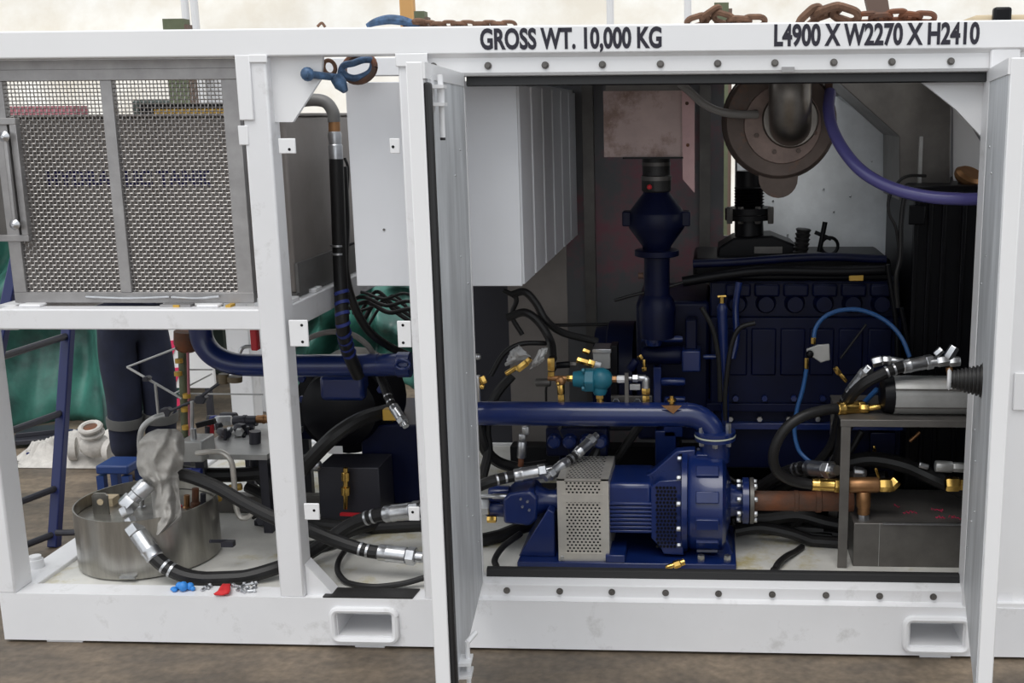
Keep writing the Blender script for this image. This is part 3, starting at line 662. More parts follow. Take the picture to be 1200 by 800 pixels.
single('red_canister', 'red plastic canister standing up behind the navy pipe', 'canister', MB().box(P(296, 410, .8).x, P(304, 410, .8).x, .78, .82, P(300, 410, .8).z, P(300, 384, .8).z), 'redplastic', bevel=.006)
# stand of rods with clamps
T = Thing('rod_stand', 'green post with thin crossed steel rods and black clamps', 'stand')
Yr = 1.0
def rod(u0, v0, u1, v1, y0, y1, r, mt='alu', nm='rod'): T.part(nm, MB().cyl(P(u0, v0, y0), P(u1, v1, y1), r * K(Yr), n=10), mt)
T.part('post', MB().cyl(P(213, 392, Yr), P(217, 512, Yr), 5.2 * K(Yr), 4.4 * K(Yr)), 'olive')
T.part('red_rod', MB().cyl(P(220, 408, Yr - .03), P(222.5, 512, Yr - .03), 1.6 * K(Yr)), 'pinkbox')
T.part('pole_head', MB().lathe(P(219, 388, Yr), P(219, 412, Yr) - P(219, 388, Yr), [(0, 15 * K(Yr)), (.6, 15 * K(Yr)), (.9, 12 * K(Yr)), (1, 8 * K(Yr))], 18), 'rust')
rod(149, 430, 206, 408, 1.0, .95, 1.3); rod(149, 430, 213, 467, 1.0, .97, 1.5); rod(182, 450, 185.5, 486, .95, .95, 1.6)
rod(222, 433, 249, 433, 1.0, 1.0, 1.0); rod(204, 461, 248, 438, 1.05, 1.0, 1.0); rod(210, 461, 308, 462, 1.05, 1.0, 1.0)
rod(176, 492, 232, 467, .95, .95, 1.8, 'darksteel'); rod(232, 467, 262, 445, .95, .95, 2.0, 'darksteel')
for u, v, s_ in ((193, 483, 8), (234, 468, 8), (170, 444, 4.5)):
    c = P(u, v, .94); q = K(.94) * s_; T.part('clamp', MB().prism([c + V(-q, 0, -.4 * q), c + V(-.6 * q, 0, -.75 * q), c + V(.5 * q, 0, -.75 * q), c + V(q, 0, .1 * q), c + V(.4 * q, 0, .6 * q), c + V(-.7 * q, 0, .5 * q)], V(0, .04, 0)), 'darksteel', bevel=.004)
for u, v, mt in ((219, 466, 'yellowpart'), (209, 440, 'yellowpart'), (210, 425, 'yellowpart'), (217, 482, 'yellowpart'), (218, 503, 'yellowpart')):
    c = P(u, v, Yr - .03); T.part('tape_wrap', MB().lathe(c, V(0, 0, .02), [(0, 4.6 * K(Yr)), (1, 4.6 * K(Yr))], 12), mt)
T.part('stand_foot', MB().box(P(213, 520, Yr).x - .05, P(213, 520, Yr).x + .06, Yr - .05, Yr + .05, ZD, P(217, 511, Yr).z), 'darksteel')
T.done()
# small things on the front rail
c = PZ(219, 687, ZR)
m = MB()
for i, (dx, dy, r, h) in enumerate(((-.035, 0, .014, .010), (-.015, .012, .017, .02), (.008, -.005, .02, .026), (.03, .008, .016, .02), (.045, .0, .01, .012), (-.025, -.012, .012, .01))): m.sphere(V(c.x + dx, .05 + dy, ZR + h * .8), r, 10, 1, 1, .8 * h / r)
single('blue_plug_cluster', 'small bright blue crumpled cloth on the front rail', 'cloth', m, 'bluecap', smooth=60)
single('red_rag', 'small folded red cloth hanging over the front rail edge', 'cloth', cloth([(683.5, 261, 270, .09), (687, 258, 270, .05), (692, 255, 270, .008), (695.5, 250, 268, -.002), (697.5, 252, 262, -.004)], 0, 8, .006, .002, 5, 6, 3), 'redrag', mod=[('SOLIDIFY', dict(thickness=.003))], smooth=180)
rs = random.Random(11)
for i, (u, v) in enumerate(((240, 691), (246, 688.5), (275, 688), (281, 691), (286, 687), (290, 691.5), (294, 686), (298, 690), (300, 686), (284, 694), (297, 694))):
    c = PZ(u, v, ZR); an = rs.uniform(0, 3.1); m = MB(); dd = V(math.cos(an), math.sin(an), 0)
    hexnut(m, V(c.x, max(c.y, .02), ZR + .0085), dd, .0095, .010); m.cyl(V(c.x, max(c.y, .02), ZR + .0085), V(c.x, max(c.y, .02), ZR + .0085) - dd * .022, .005, n=10)
    single('loose_bolt', 'loose hex bolt lying on the front rail beside red cloth' if i > 1 else 'loose hex bolt lying between the blue and red cloths', 'bolt', m, 'zinc', group='loose bolts on the front rail' if i > 1 else 'bolts between the cloths')
a, b = PZ(393, 699.5, ZR), PZ(486, 688, ZR)
m = MB()
m.prism([V(P(378, 700, 0).x, .003, ZR), V(P(483, 700, 0).x, .003, ZR), V(P(492, 688, .09).x, .092, ZR), V(P(388, 688, .09).x, .092, ZR)], V(0, 0, .006))
single('rubber_mat', 'black rubber strip lying on the rail above the fork pocket', 'mat', m, 'rubber')

# ================================================================== MIDDLE BAY, INSIDE
T = Thing('pump_drive', 'navy blue gearbox and pump set on a pedestal behind the middle bay', 'gearbox')
Yg = 1.15
def bx(t, nm, u0, u1, v0, v1, Y, dep, mt, bev=.006, label=None):
    a = P(u0, v1, Y); b = P(u1, v0, Y); return t.part(nm, MB().box(a.x, b.x, Y, Y + dep, a.z, b.z), mt, bevel=bev, label=label)
a = P(430, 640, Yg); b = P(486, 498, Yg)
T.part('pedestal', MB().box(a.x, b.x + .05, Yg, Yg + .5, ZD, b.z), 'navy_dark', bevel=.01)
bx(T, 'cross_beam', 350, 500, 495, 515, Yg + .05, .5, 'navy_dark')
T.part('gear_housing', MB().lathe(P(420, 462, Yg + .25), V(0, -.35, 0), [(0, 62 * K(Yg)), (.6, 62 * K(Yg)), (.62, 50 * K(Yg)), (.9, 46 * K(Yg)), (1, 30 * K(Yg))], 32), 'black')
for an in range(0, 360, 40):
    c = P(400, 455, Yg - .02) + V(math.cos(math.radians(an)) * .20, 0, math.sin(math.radians(an)) * .15); m = MB(); hexnut(m, c, V(0, -1, 0), .02, .025); T.part('bolt', m, 'navy')
bx(T, 'end_cover', 375, 425, 441, 470, Yg - .12, .1, 'navy', .02)
T.done()
T = Thing('filter_box', 'dark grey box with a brass tap on its front behind the middle bay', 'box')
a = P(372, 616, .85); b = P(440, 552, .85)
T.part('box_body', MB().box(a.x, b.x, .9, 1.13, ZD, b.z), 'darksteel', bevel=.004)
m = MB(); c = P(405, 545, .86)
pr = [(0, .012), (.1, .012), (.12, .02), (.3, .02), (.32, .012), (.45, .012), (.47, .022), (.65, .022), (.67, .012), (1, .010)]
T.part('brass_tap', MB().lathe(P(405, 548, .86), P(405, 596, .86) - P(405, 548, .86), pr, 14), 'brass', label='brass tap')
T.part('tap_handle', MB().bar(P(399, 602, .84), P(422, 603, .84), .02, .012), 'redplastic')
T.part('label_plate', MB().box(P(383, 532, .88).x, P(400, 532, .88).x, .9, .903, P(390, 533, .88).z, P(390, 524, .88).z), 'white_clean')
T.part('knob', MB().sphere(P(370, 545, .88), .03, 12), 'zinc')
T.done()
single('bearing_pad', 'yellow brass plate behind the silver hose end', 'plate', MB().box(P(448, 485, .9).x, P(466, 485, .9).x, .9, .95, P(455, 493, .9).z, P(455, 480, .9).z), 'yellowpart', bevel=.005)
hose('hydraulic_hose', 'black hose with long silver end slanting behind the middle post', 'hose', [(440, 428, .95), (448, 448, .9), (456, 468, .85), (466, 484, .8)], 5, 'hose', (None, 'zinc'))
bits = [(372, 432, 'zinc', 8), (355, 455, 'teal', 7), (425, 415, 'tissue', 5), (386, 600, 'teal', 5)]
for i in range(7):
    y = 1.0 + .08 * i; hose('wiring_loom', 'dark wire sagging beneath the control cabinet', 'cable', [(395 + 6 * i, 352 + 5 * i, y), (420 + 5 * i, 342 + 6 * (i % 4), y), (450 + 3 * i, 350 + 8 * (i % 3), y), (480 + 4 * i, 345 + 9 * i, y), (520, 380 + 6 * i, y)], 1.8 + .5 * (i % 3), 'hose', group='wires beneath the cabinet')

# ================================================================== BEYOND THE CONTAINER
# green tarpaulins draped over stacked goods
def tarp(name, label, x0, x1, yb, h, seed, mt='tarp'):
    m = MB(); nu, nv = 130, 30
    for j in range(nv + 1):
        t = j / nv
        for i in range(nu + 1):
            s_ = i / nu; x = x0 + (x1 - x0) * s_
            fold = math.sin(x * 13 + 4.5 * noise.noise(V(x * 1.4, t * 1.5, seed)) * 2 + seed) * .15 * (1.1 - .5 * t) + .22 * noise.noise(V(x * 2.2, t * 2.5, seed + 5)) + .09 * noise.noise(V(x * 9, t * 5, seed))
            if t < .8: y = yb - .25 * (1 - t / .8) + fold; z = h * t / .8 * (1 + .06 * noise.noise(V(x * 2, 3, seed)))
            else: y = yb + (t - .8) / .2 * .9 + fold * .3; z = h * (1 + .06 * noise.noise(V(x * 2, 3, seed))) + .05 * math.sin((t - .8) * 20)
            m.v.append(V(x, y, max(z, .004)))
    for j in range(nv):
        for i in range(nu):
            a = j * (nu + 1) + i; m.f.append((a, a + 1, a + nu + 2, a + nu + 1))
    single(name, label, 'tarpaulin', m, mt, smooth=180, mod=[('SOLIDIFY', dict(thickness=.01))])
tarp('tarpaulin', 'green tarpaulin hanging in folds over goods behind the ladder', -7.0, -3.72, 3.45, 1.55, 1)
tarp('tarpaulin', 'green tarpaulin lying low behind the grey rear post', -3.55, -2.2, 4.7, .75, 4)
single('dark_crate', 'dark crate partly hidden behind the green tarpaulin', 'crate', MB().box(-6.5, -4.0, 4.8, 5.7, 0, 1.7), 'tarpdark')
single('yard_machine', 'dark machine far behind the container above the tarpaulins', 'machine', MB().box(-6.1, -3.2, 6.4, 7.9, 0, 2.02).box(-5.4, -5.1, 6.4, 6.7, 2.02, 2.25).box(-4.1, -3.9, 6.5, 6.7, 2.02, 2.3), 'tarpdark', bevel=.02)
single('red_beam', 'faded red beam beyond the dark machine', 'beam', MB().box(-8.5, -5.75, 6.0, 6.25, 1.95, 2.2), 'pinkbox')
rs = random.Random(5)
m = MB()
for i in range(3): pass
T = Thing('timber_boards', 'grey boards lying on the floor behind the ladder', 'boards')
for i, (u0, v0, u1, v1) in enumerate(((14, 516, 85, 510), (20, 507, 70, 502), (46, 533, 92, 505))):
    a, b = PZ(u0, v0, .04 + .03 * (i == 1)), PZ(u1, v1, .04 + .03 * (i == 1)); T.part('board', MB().bar(a, b, .16, .03), 'darksteel' if i < 2 else 'ladder', bevel=.003)
T.done()
# blue ladder leaning outside the container end
T = Thing('ladder', 'navy blue welded tube ladder leaning beyond the left end of the container', 'ladder')
f1, t1 = V(-3.26, 1.02, 0), P(80, 385, 1.30); f2, t2 = V(-3.46, .50, 0), P(3, 385, .78)
f2.z = 0
for f_, t_ in ((f1, t1), (f2, t2)):
    d_ = t_ - f_; T.part('stile', MB().bar(f_, t_ + d_ * .6, .05, .05, up=(0, 1, 0)), 'ladder', bevel=.006)
for v in (393, 483, 571, 320, 625):
    # rung at equal height on both stiles
    lo, hi = 0, 1.6
    for _ in range(40):
        q = (lo + hi) / 2; p = f1 + (t1 - f1) * q
        c = V(RX.x * (p - CAM).x + RY.x * (p - CAM).y + RZ.x * (p - CAM).z, RX.y * (p - CAM).x + RY.y * (p - CAM).y + RZ.y * (p - CAM).z, RX.z * (p - CAM).x + RY.z * (p - CAM).y + RZ.z * (p - CAM).z)
        if CY + FPX * c.y / c.z > v: lo = q
        else: hi = q
    q2 = p.z / t2.z; T.part('rung', MB().cyl(p, f2 + (t2 - f2) * q2, .017, n=10), 'darksteel')
T.done()
hose('floor_tube', 'dark tube on the floor between the ladder and the drum', 'tube', [(66, 624, .95), (80, 624, .95), (100, 623, .93)], 4, 'darksteel')
# white wrapped valve parts on the floor
T = Thing('valve_body', 'white dusty flanged valve body lying on rags beyond the ladder', 'valve')
c = PZ(112, 522, .13)
T.part('body', MB().sphere(c, .075, 16, 1.3, 1, 1), 'whiterag')
T.part('neck', MB().cyl(c, c + V(.0, -.03, .11), .045), 'whiterag')
T.part('flange', MB().torus(c + V(-.0, -.035, .125), V(.05, -.35, 1), .055, .016, 24, 8), 'whiterag')
T.part('flange', MB().torus(c + V(-.0, -.02, .085), V(.05, -.35, 1), .058, .014, 24, 8), 'whiterag')
T.part('flange_bore', MB().lathe(c + V(0, -.034, .118), V(.0005, -.0035, .01), [(0, .045), (1, .045)], 24), 'rust')
T.part('flange', MB().lathe(c + V(.10, -.02, -.02), V(.04, -.01, 0), [(0, .075), (1, .075)], 20), 'whiterag')
T.part('flange', MB().lathe(c + V(-.12, .0, -.02), V(-.04, -.015, 0), [(0, .07), (1, .07)], 20), 'whiterag')
T.done()
def heap(u, v, w_, d_, h_, seed, n=26):
    c = PZ(u, v, 0); m = MB(); 
    for j in range(n + 1):
        for i in range(n + 1):
            a, b = i / n * 2 - 1, j / n * 2 - 1; r = math.hypot(a, b); k = max(0, 1 - r ** 2) ** .6
            q = k * h_ * (1 + 1.0 * noise.noise(V(a * 3, b * 3, seed))) + .03 * k * math.sin(a * 14 + seed)
            m.v.append(V(c.x + a * w_ * (1 + .2 * noise.noise(V(b * 2, 0, seed))), c.y + b * d_, max(.004, q)))
    for j in range(n):
        for i in range(n): a = j * (n + 1) + i; m.f.append((a, a + 1, a + n + 2, a + n + 1))
    return m
single('white_rags', 'heap of dirty white rags under the white valve body', 'rags', heap(100, 532, .38, .3, .10, 2), 'whiterag', smooth=180)
single('white_rag', 'single dirty white rag crumpled on the floor beside the ladder', 'rag', heap(60, 536, .17, .16, .09, 6), 'whiterag', smooth=180)
# blue stool
T = Thing('blue_stool', 'small blue steel stool behind the drum', 'stool')
a = P(137, 582, 1.55); c = PZ(152, 590, 0); sx, sy = c.x, 1.62; zs = P(150, 548, 1.5).z
T.part('seat', MB().box(sx - .10, sx + .08, sy - .09, sy + .09, zs - .05, zs), 'stoolblue', bevel=.01)
for dx in (-.08, .06):
    for dy in (-.07, .07): T.part('leg', MB().box(sx + dx - .02, sx + dx + .02, sy + dy - .02, sy + dy + .02, 0, zs - .06), 'stoolblue')
T.done()
# white sheet with red pennants beyond
T = Thing('white_hoarding', 'white sheet hoarding with red triangle pennants beyond the rod stand', 'hoarding')
Yh = 3.2
a, b = P(190, 400, Yh), P(247, 400, Yh); T.part('sheet', MB().box(a.x - .05, b.x, Yh, Yh + .03, .28, 1.75), 'sheet')
for x in (a.x, b.x - .05): T.part('leg', MB().box(x - .02, x + .02, Yh, Yh + .03, 0, .28), 'darksteel')
for u, v in ((201, 408), (205, 440), (206, 476)):
    c = P(u, v, Yh - .006); T.part('pennant', MB().prism([c + V(-.03, 0, .05), c + V(.06, 0, .06), c + V(-.01, 0, -.07)], V(0, .005, 0)), 'pinkred')
T.done()
single('pale_cabinet', 'pale blue-grey cabinet standing in the yard behind the rear post', 'cabinet', MB().box(P(292, 460, 3.6).x, P(318, 460, 3.6).x, 3.6, 4.0, 0, 1.6), 'cabinet', bevel=.01)
# posts and poles showing over the top rail
for u0, u1, v, Y, lab in ((190, 215, 22, 6.0, 'short olive green yard post beyond the mesh bay'), (485, 497, 13, 6.0, 'narrow olive green yard post near the orange pole'), (837, 854, 3, 6.0, 'olive green yard post seen behind the rusty chain')):
    a, b = P(u0, v, Y), P(u1, v, Y)
    T = Thing('yard_post', lab, 'post'); T.part('column', MB().box(a.x, b.x, Y, Y + .12, 0, a.z), 'olive'); T.part('side_strip', MB().box(b.x, b.x + .03, Y, Y + .1, 0, a.z - .05), 'brownsteel'); T.done()
a, b = P(468, 10, 6.6), P(484, 10, 6.6); single('orange_pole', 'tall pale orange pole standing in the yard', 'pole', MB().box(a.x, b.x, 6.6, 6.7, 0, 3.6), 'orange', bevel=.01)
for u, lab in ((217, 'thin white pole just beside the short olive post'), (228, 'thin white pole next to the pole by the olive post'), (806, 'thin white pole beside the small heap of chain'), (715, 'thin white pole rising behind the gross weight lettering')): a = P(u, 10, 9.5); single('white_pole', lab, 'pole', MB().cyl(V(a.x, 9.5, 0), V(a.x, 9.5, 4.2), .045, n=10), 'white_clean', group='white poles before the bank')
a, b, c = P(1012, -4, 5.0), P(1040, -4, 5.0), P(1043, 19, 5.0)
m = MB().prism([V(P(1008, -30, 5).x, 5, P(1008, -30, 5).z), V(P(1036, -30, 5).x, 5, P(1036, -30, 5).z), V(P(1044, 22, 5).x, 5, P(1044, 22, 5).z), V(P(1020, 22, 5).x, 5, P(1020, 22, 5).z)], V(0, .1, 0))
m.prism([V(P(1020, 22, 5).x, 5, P(1020, 22, 5).z), V(P(1044, 22, 5).x, 5, P(1044, 22, 5).z), V(P(1044, 22, 5).x + .15, 5, 0), V(P(1020, 22, 5).x + .15, 5, 0)], V(0, .1, 0))
single('brown_brace', 'leaning brown steel brace behind the lettered rail', 'brace', m, 'brownsteel')
m = MB().tube(spline([V(P(1125, 24, 4.5).x, 4.5, P(1125, 24, 4.5).z), P(1150, 15, 4.5), P(1175, 12, 4.5), P(1205, 12, 4.5), P(1230, 16, 4.5)]), .03, 10)
T = Thing('tan_load', 'tan strapped load with a dark patch beyond the right end of the rail', 'load'); 
a, b = P(1130, 20, 4.5), P(1260, 20, 4.5); T.part('load_body', MB().box(a.x + .05, b.x, 4.5, 5.2, 0, P(1150, 17, 4.5).z), 'cardboard', bevel=.05)
c0, c1 = P(1164, 20, 4.44), P(1186, 8, 4.44); T.part('dark_patch', MB().box(c0.x, c1.x, 4.42, 4.5, c0.z - .2, c1.z), 'black', bevel=.02); T.done()

# ---- worker standing beyond the left end
def skin_body(name, joints, edges, material):
    me = bpy.data.meshes.new(name); names = list(joints); idx = {n_: i for i, n_ in enumerate(names)}
    me.from_pydata([tuple(joints[n_][0]) for n_ in names], [(idx[a], idx[b]) for a, b in edges], [])
    ob = bpy.data.objects.new(name, me); COL.objects.link(ob)
    sk = ob.modifiers.new('skin', 'SKIN'); sk.use_smooth_shade = True
    for i, n_ in enumerate(names):
        rr = joints[n_][1]; me.skin_vertices[0].data[i].radius = rr if isinstance(rr, tuple) else (rr, rr); me.skin_vertices[0].data[i].use_root = (n_ == 'pelvis')
    sb = ob.modifiers.new('sub', 'SUBSURF'); sb.levels = 2; sb.render_levels = 2
    me.materials.append(MATS[material]); return ob
wx, wy = P(158, 470, 2.15).x, 2.2
J = {'pelvis': (V(0, 0, .98), (.17, .13)), 'waist': (V(0, 0, 1.12), (.16, .125)), 'chest': (V(-.01, 0, 1.32), (.19, .14)), 'upper': (V(-.01, 0, 1.46), (.15, .11)), 'neck': (V(0, 0, 1.54), .06), 'jaw': (V(.02, 0, 1.61), (.075, .085)), 'head': (V(.01, 0, 1.68), (.085, .10)), 'crown': (V(0, 0, 1.76), (.07, .075))}
E_ = [('pelvis', 'waist'), ('waist', 'chest'), ('chest', 'upper'), ('upper', 'neck'), ('neck', 'jaw'), ('jaw', 'head'), ('head', 'crown')]
for sd_, sy_ in (('l', 1), ('r', -1)):
    ox = -.03 if sy_ < 0 else .05
    J['hip' + sd_] = (V(ox * .5, .085 * sy_, .90), .12); J['thigh' + sd_] = (V(ox, .09 * sy_, .70), .118); J['knee' + sd_] = (V(ox + .03, .088 * sy_, .50), .105); J['shin' + sd_] = (V(ox, .09 * sy_, .30), .098); J['ankle' + sd_] = (V(ox - .01, .09 * sy_, .11), .085)
    E_ += [('pelvis', 'hip' + sd_), ('hip' + sd_, 'thigh' + sd_), ('thigh' + sd_, 'knee' + sd_), ('knee' + sd_, 'shin' + sd_), ('shin' + sd_, 'ankle' + sd_)]
    J['shl' + sd_] = (V(0, .19 * sy_, 1.43), .075); J['elb' + sd_] = (V(.08, .25 * sy_, 1.17), .055); J['wri' + sd_] = (V(.30, .20 * sy_, 1.12), .04); J['palm' + sd_] = (V(.38, .19 * sy_, 1.13), (.022, .042))
    E_ += [('upper', 'shl' + sd_), ('shl' + sd_, 'elb' + sd_), ('elb' + sd_, 'wri' + sd_), ('wri' + sd_, 'palm' + sd_)]
    for f in range(4):
        off = (f - 1.5) * .021; ln = (.055, .07, .074, .066)[f]
        J['fa%d' % f + sd_] = (V(.42, .19 * sy_ , 1.13 - off), .0095); J['fb%d' % f + sd_] = (V(.42 + ln * .6, (.19 - .008) * sy_, 1.125 - off), .009); J['fc%d' % f + sd_] = (V(.42 + ln, (.19 - .028) * sy_, 1.12 - off), .0075)
        E_ += [('palm' + sd_, 'fa%d' % f + sd_), ('fa%d' % f + sd_, 'fb%d' % f + sd_), ('fb%d' % f + sd_, 'fc%d' % f + sd_)]
    J['ta' + sd_] = (V(.35, .175 * sy_, 1.165), .011); J['tb' + sd_] = (V(.385, .16 * sy_, 1.195), .010); E_ += [('palm' + sd_, 'ta' + sd_), ('ta' + sd_, 'tb' + sd_)]
person = skin_body('person', J, E_, 'coverall')
person.location = (wx, wy, 0); person.rotation_euler = (0, 0, math.radians(-28))
person['label'] = 'person standing in navy coveralls with grey leg bands beyond the drum'; person['category'] = 'person'
def child(name, mb, mt, mod=None):
    o = bpy.data.objects.new(name, to_mesh(name, mb, mt, V(0, 0, 0), 60)); COL.objects.link(o); o.parent = person; mods(o, 0, mod); return o
for sy_ in (1, -1):
    ox = .05 if sy_ > 0 else -.03
    child('boot', MB().sphere(V(ox + .06, .09 * sy_, .05), .10, 14, 1.55, .55, .5).cyl(V(ox - .01, .09 * sy_, .04), V(ox - .01, .09 * sy_, .16), .062), 'boot')
    child('reflective_band', MB().lathe(V(ox + .004, .09 * sy_, .31), V(.006, 0, .06), [(0, .099), (.5, .102), (1, .101)], 20), 'reflective')
child('face', MB().sphere(V(.03, 0, 1.67), .095, 16, .95, .82, 1.25).sphere(V(.12, 0, 1.655), .016, 8).sphere(V(.105, .03, 1.69), .010, 8).sphere(V(.105, -.03, 1.69), .010, 8).sphere(V(.108, 0, 1.615), .018, 8, .5, 1.4, .4).sphere(V(.02, .085, 1.665), .02, 8, .8, .4, 1.3).sphere(V(.02, -.085, 1.665), .02, 8, .8, .4, 1.3), 'skin')
child('hair', MB().sphere(V(0.005, 0, 1.71), .10, 16, 1.05, .95, 1.02), 'hair')

# ================================================================== CHAINS AND SHACKLES
def link_mb(L_, W_, r, axis_long, axis_wide):
    m = MB(); pts = []; h = L_ / 2 - W_ / 2
    for i in range(13): a = math.pi * i / 12 - math.pi / 2; pts.append(axis_long * (h + W_ / 2 * math.cos(a)) + axis_wide * (W_ / 2 * math.sin(a)))
    for i in range(13): a = math.pi * i / 12 + math.pi / 2; pts.append(axis_long * (-h + W_ / 2 * math.cos(a)) + axis_wide * (W_ / 2 * math.sin(a)))
    m.tube(pts + [pts[0]], r, 7, caps=False); return m
def chain(label, path, L_, r, mt='chainrust', wide=None):
    T = Thing('chain', label, 'chain'); pts = [P(*p) for p in path]; pts = [V(p.x, p.y, max(p.z, 2.41 + L_ * .12)) for p in pts]; pts = spline(pts, 10)
    acc = 0; nxt = 0; k = 0
    for a, b in zip(pts, pts[1:]):
        acc += (b - a).length
        if acc >= nxt:
            nxt += L_ * .74; d_ = (b - a).normalized(); side = d_.cross(V(0, 0, 1)).normalized(); up = side.cross(d_)
            wdir = (side * .95 + up * .3) if k % 2 else (up * .62 + side * .78); m = link_mb(L_, L_ * .62, r, d_, wdir.normalized()); m.v = [v + b for v in m.v]; T.part('link', m, mt); k += 1
    return T.done()
chain('rusty chain trailing along the top rail above the left door', [(478, 29, .06), (510, 29, .05), (545, 29, .05), (580, 29, .05), (596, 29, .05)], .05, .007)
chain('small heap of rusty chain on the rail between the lettering', [(816, 25, .05), (825, 22, .05), (836, 15, .05), (846, 21, .05), (860, 24, .05), (876, 25, .06), (892, 26, .06)], .075, .011)
chain('heavy rusty chain piled above the dimensions lettering', [(948, 22, .05), (956, 15, .05), (968, 14, .05), (976, 10, .05), (986, 15, .05), (1002, 20, .05)], .095, .015)
chain('weathered grey chain lying above the end of the dimensions lettering', [(1014, 21, .05), (1034, 20, .05), (1052, 18, .05), (1074, 20, .06), (1098, 21, .05)], .07, .010, 'rust')
T = Thing('blue_hook', 'worn blue lifting hook lying on the top rail', 'hook')
pts = spline([V(P(u, v, .05).x, .05, max(P(u, v, .05).z, 2.418)) for u, v in ((430, 31), (440, 26), (455, 23), (470, 24), (482, 27), (492, 30))], 8); T.root(MB().tube(pts, [.008 + .010 * math.sin(math.pi * i / (len(pts) - 1)) for i in range(len(pts))], 10), 'shackleblue')
T.part('hook_eye', MB().torus(V(pts[-1].x, .05, 2.428), V(0, .3, 1), .022, .008), 'chainrust'); T.done()
single('twig', 'small rusty wire scrap lying on the top rail above the gusset', 'scrap', MB().tube(spline([V(P(372, 31, .05).x, .05, 2.418), V(P(377, 27, .05).x, .05, 2.43), V(P(381, 31, .05).x, .05, 2.416)]), .005, 8), 'chainrust')
# shackle on the gusset
T = Thing('bow_shackle', 'worn blue bow shackle pinned through the post gusset', 'shackle')
c = P(362, 87, .03); e_ = P(402, 90, .16)
T.part('pin', MB().cyl(V(c.x, -.0, c.z), P(398, 91, .12), .014, n=14), 'shackleblue')
T.part('pin_head', MB().sphere(V(c.x, .015, c.z), .026, 14, 1, .8, 1), 'shackleblue')
b1 = spline([P(398, 95, .12), P(402, 78, .13), P(414, 74, .14), P(427, 70, .15), P(437, 72, .16), P(434, 84, .16), P(420, 91, .15), P(408, 90, .14), P(399, 82, .12)], 8)
T.part('bow', MB().tube(b1, .013, 12), 'shackleblue'); T.part('lifting_ring', MB().torus(P(421, 80, .17), V(.35, 1, -.3), .052, .012, 24, 8, sx=1.35), 'rust')
T.part('nut', MB().lathe(P(394, 91, .10), V(.035, -.01, -.05), [(0, .024), (.5, .026), (.7, .02), (1, .012)], 10), 'shackleblue'); T.part('chain_ring', MB().torus(P(386, 79, .13), V(.3, 1, .2), .026, .008), 'chainrust'); T.done()

# ================================================================== ENGINE BAY: pump set
YA = .60                                   # shaft line
def xat(u, Y=YA, v=585): return P(u, v, Y).x
zc = P(760, 585, YA).z; kA = K(YA)
def AX(u): return V(xat(u), YA, zc)
def lx(prof_px, n=36, rot=0.0):            # lathe along the shaft: (u, radius px)
    m = MB(); x0 = xat(prof_px[0][0]); m.lathe(V(0, YA, zc), V(1, 0, 0), [(xat(u), r * kA) for u, r in prof_px], n, rot=rot); return m
T = Thing('centrifugal_pump', 'navy blue centrifugal pump with ribbed housing and bolted flanges', 'pump')
T.part('volute_casing', lx([(804, 40), (806, 56), (812, 60), (846, 60), (850, 54), (852, 38), (856, 26)], 44), 'navy')
for an in range(0, 360, 30):
    a = math.radians(an + 8); c = V(xat(829), YA, zc) + V(0, math.cos(a), math.sin(a)) * 60 * kA
    T.part('casing_lug', MB().obox(c, V(xat(842) - xat(829), 0, 0), V(0, -math.sin(a), math.cos(a)) * 7 * kA, V(0, math.cos(a), math.sin(a)) * 3.4 * kA), 'navy', bevel=.004)
T.part('casing_flange', lx([(799, 58), (800, 62), (806, 62), (807, 58)], 44), 'navy')
bb = MB(); hexnut(bb, V(0, 0, 0), V(-1, 0, 0), 3.2 * kA, 5 * kA)
T.copies('bolt', bb, 'zinc', [V(xat(799), YA + math.cos(math.radians(a)) * 59 * kA, zc + math.sin(math.radians(a)) * 59 * kA) for a in range(15, 375, 30)])
# bearing bracket with horizontal ribs
hx0, hx1 = xat(714), xat(767)
T.part('bearing_bracket', MB().box(hx0, hx1, YA - .14, YA + .14, zc - 30 * kA, zc + 33 * kA), 'navy', bevel=.02)
for i in range(8):
    v = zc + (9 - i * 4.9) * kA; T.part('cooling_rib', MB().box(hx0 + .004, hx1 - .004, YA - .155, YA - .135, v - .006, v + .006), 'navy', bevel=.003)
T.part('top_web', MB().prism([V(xat(755), YA - .03, zc + 32 * kA), V(xat(764), YA - .03, zc + 36 * kA), V(xat(793), YA - .03, zc + 64 * kA), V(xat(815), YA - .03, zc + 66 * kA), V(xat(815), YA - .03, zc + 20 * kA), V(xat(755), YA - .03, zc + 20 * kA)], V(0, .06, 0)), 'navy', bevel=.006)
c = V(xat(799), YA - .031, zc + 57 * kA); T.part('web_hole', MB().lathe(c, V(0, -.003, 0), [(0, 4 * kA), (1, 4 * kA)], 14), 'black')
# perforated guard flaring to the casing
yg = YA - .16
m = MB(); gx0, gx1 = xat(765), xat(802); zz0, zz1 = zc - 34 * kA, zc + 36 * kA
gpoly = [(gx0, zc - 33 * kA), (xat(776), zc - 46 * kA), (xat(779), zc - 53 * kA), (gx1, zc - 54 * kA), (gx1, zc + 40 * kA), (xat(775), zc + 38 * kA), (gx0, zc + 30 * kA)]
T.part('guard_body', MB().prism([V(x, yg + .004, z) for x, z in gpoly], V(0, .30, 0)), 'navy', bevel=.004)
pa, pb = xat(771), xat(795); q0, q1 = zc - 43 * kA, zc + 30 * kA
nh = 0
hm = MB().lathe(V(0, 0, 0), V(0, -.003, 0), [(0, 1.75 * kA), (1, 1.75 * kA)], 8)
offs = []
for j in range(17):
    for i in range(6):
        offs.append(V(pa + (pb - pa) * (i + (.5 if j % 2 else .2)) / 6, yg + .003, q0 + (q1 - q0) * j / 16))
T.copies('guard_hole', hm, 'black', offs)
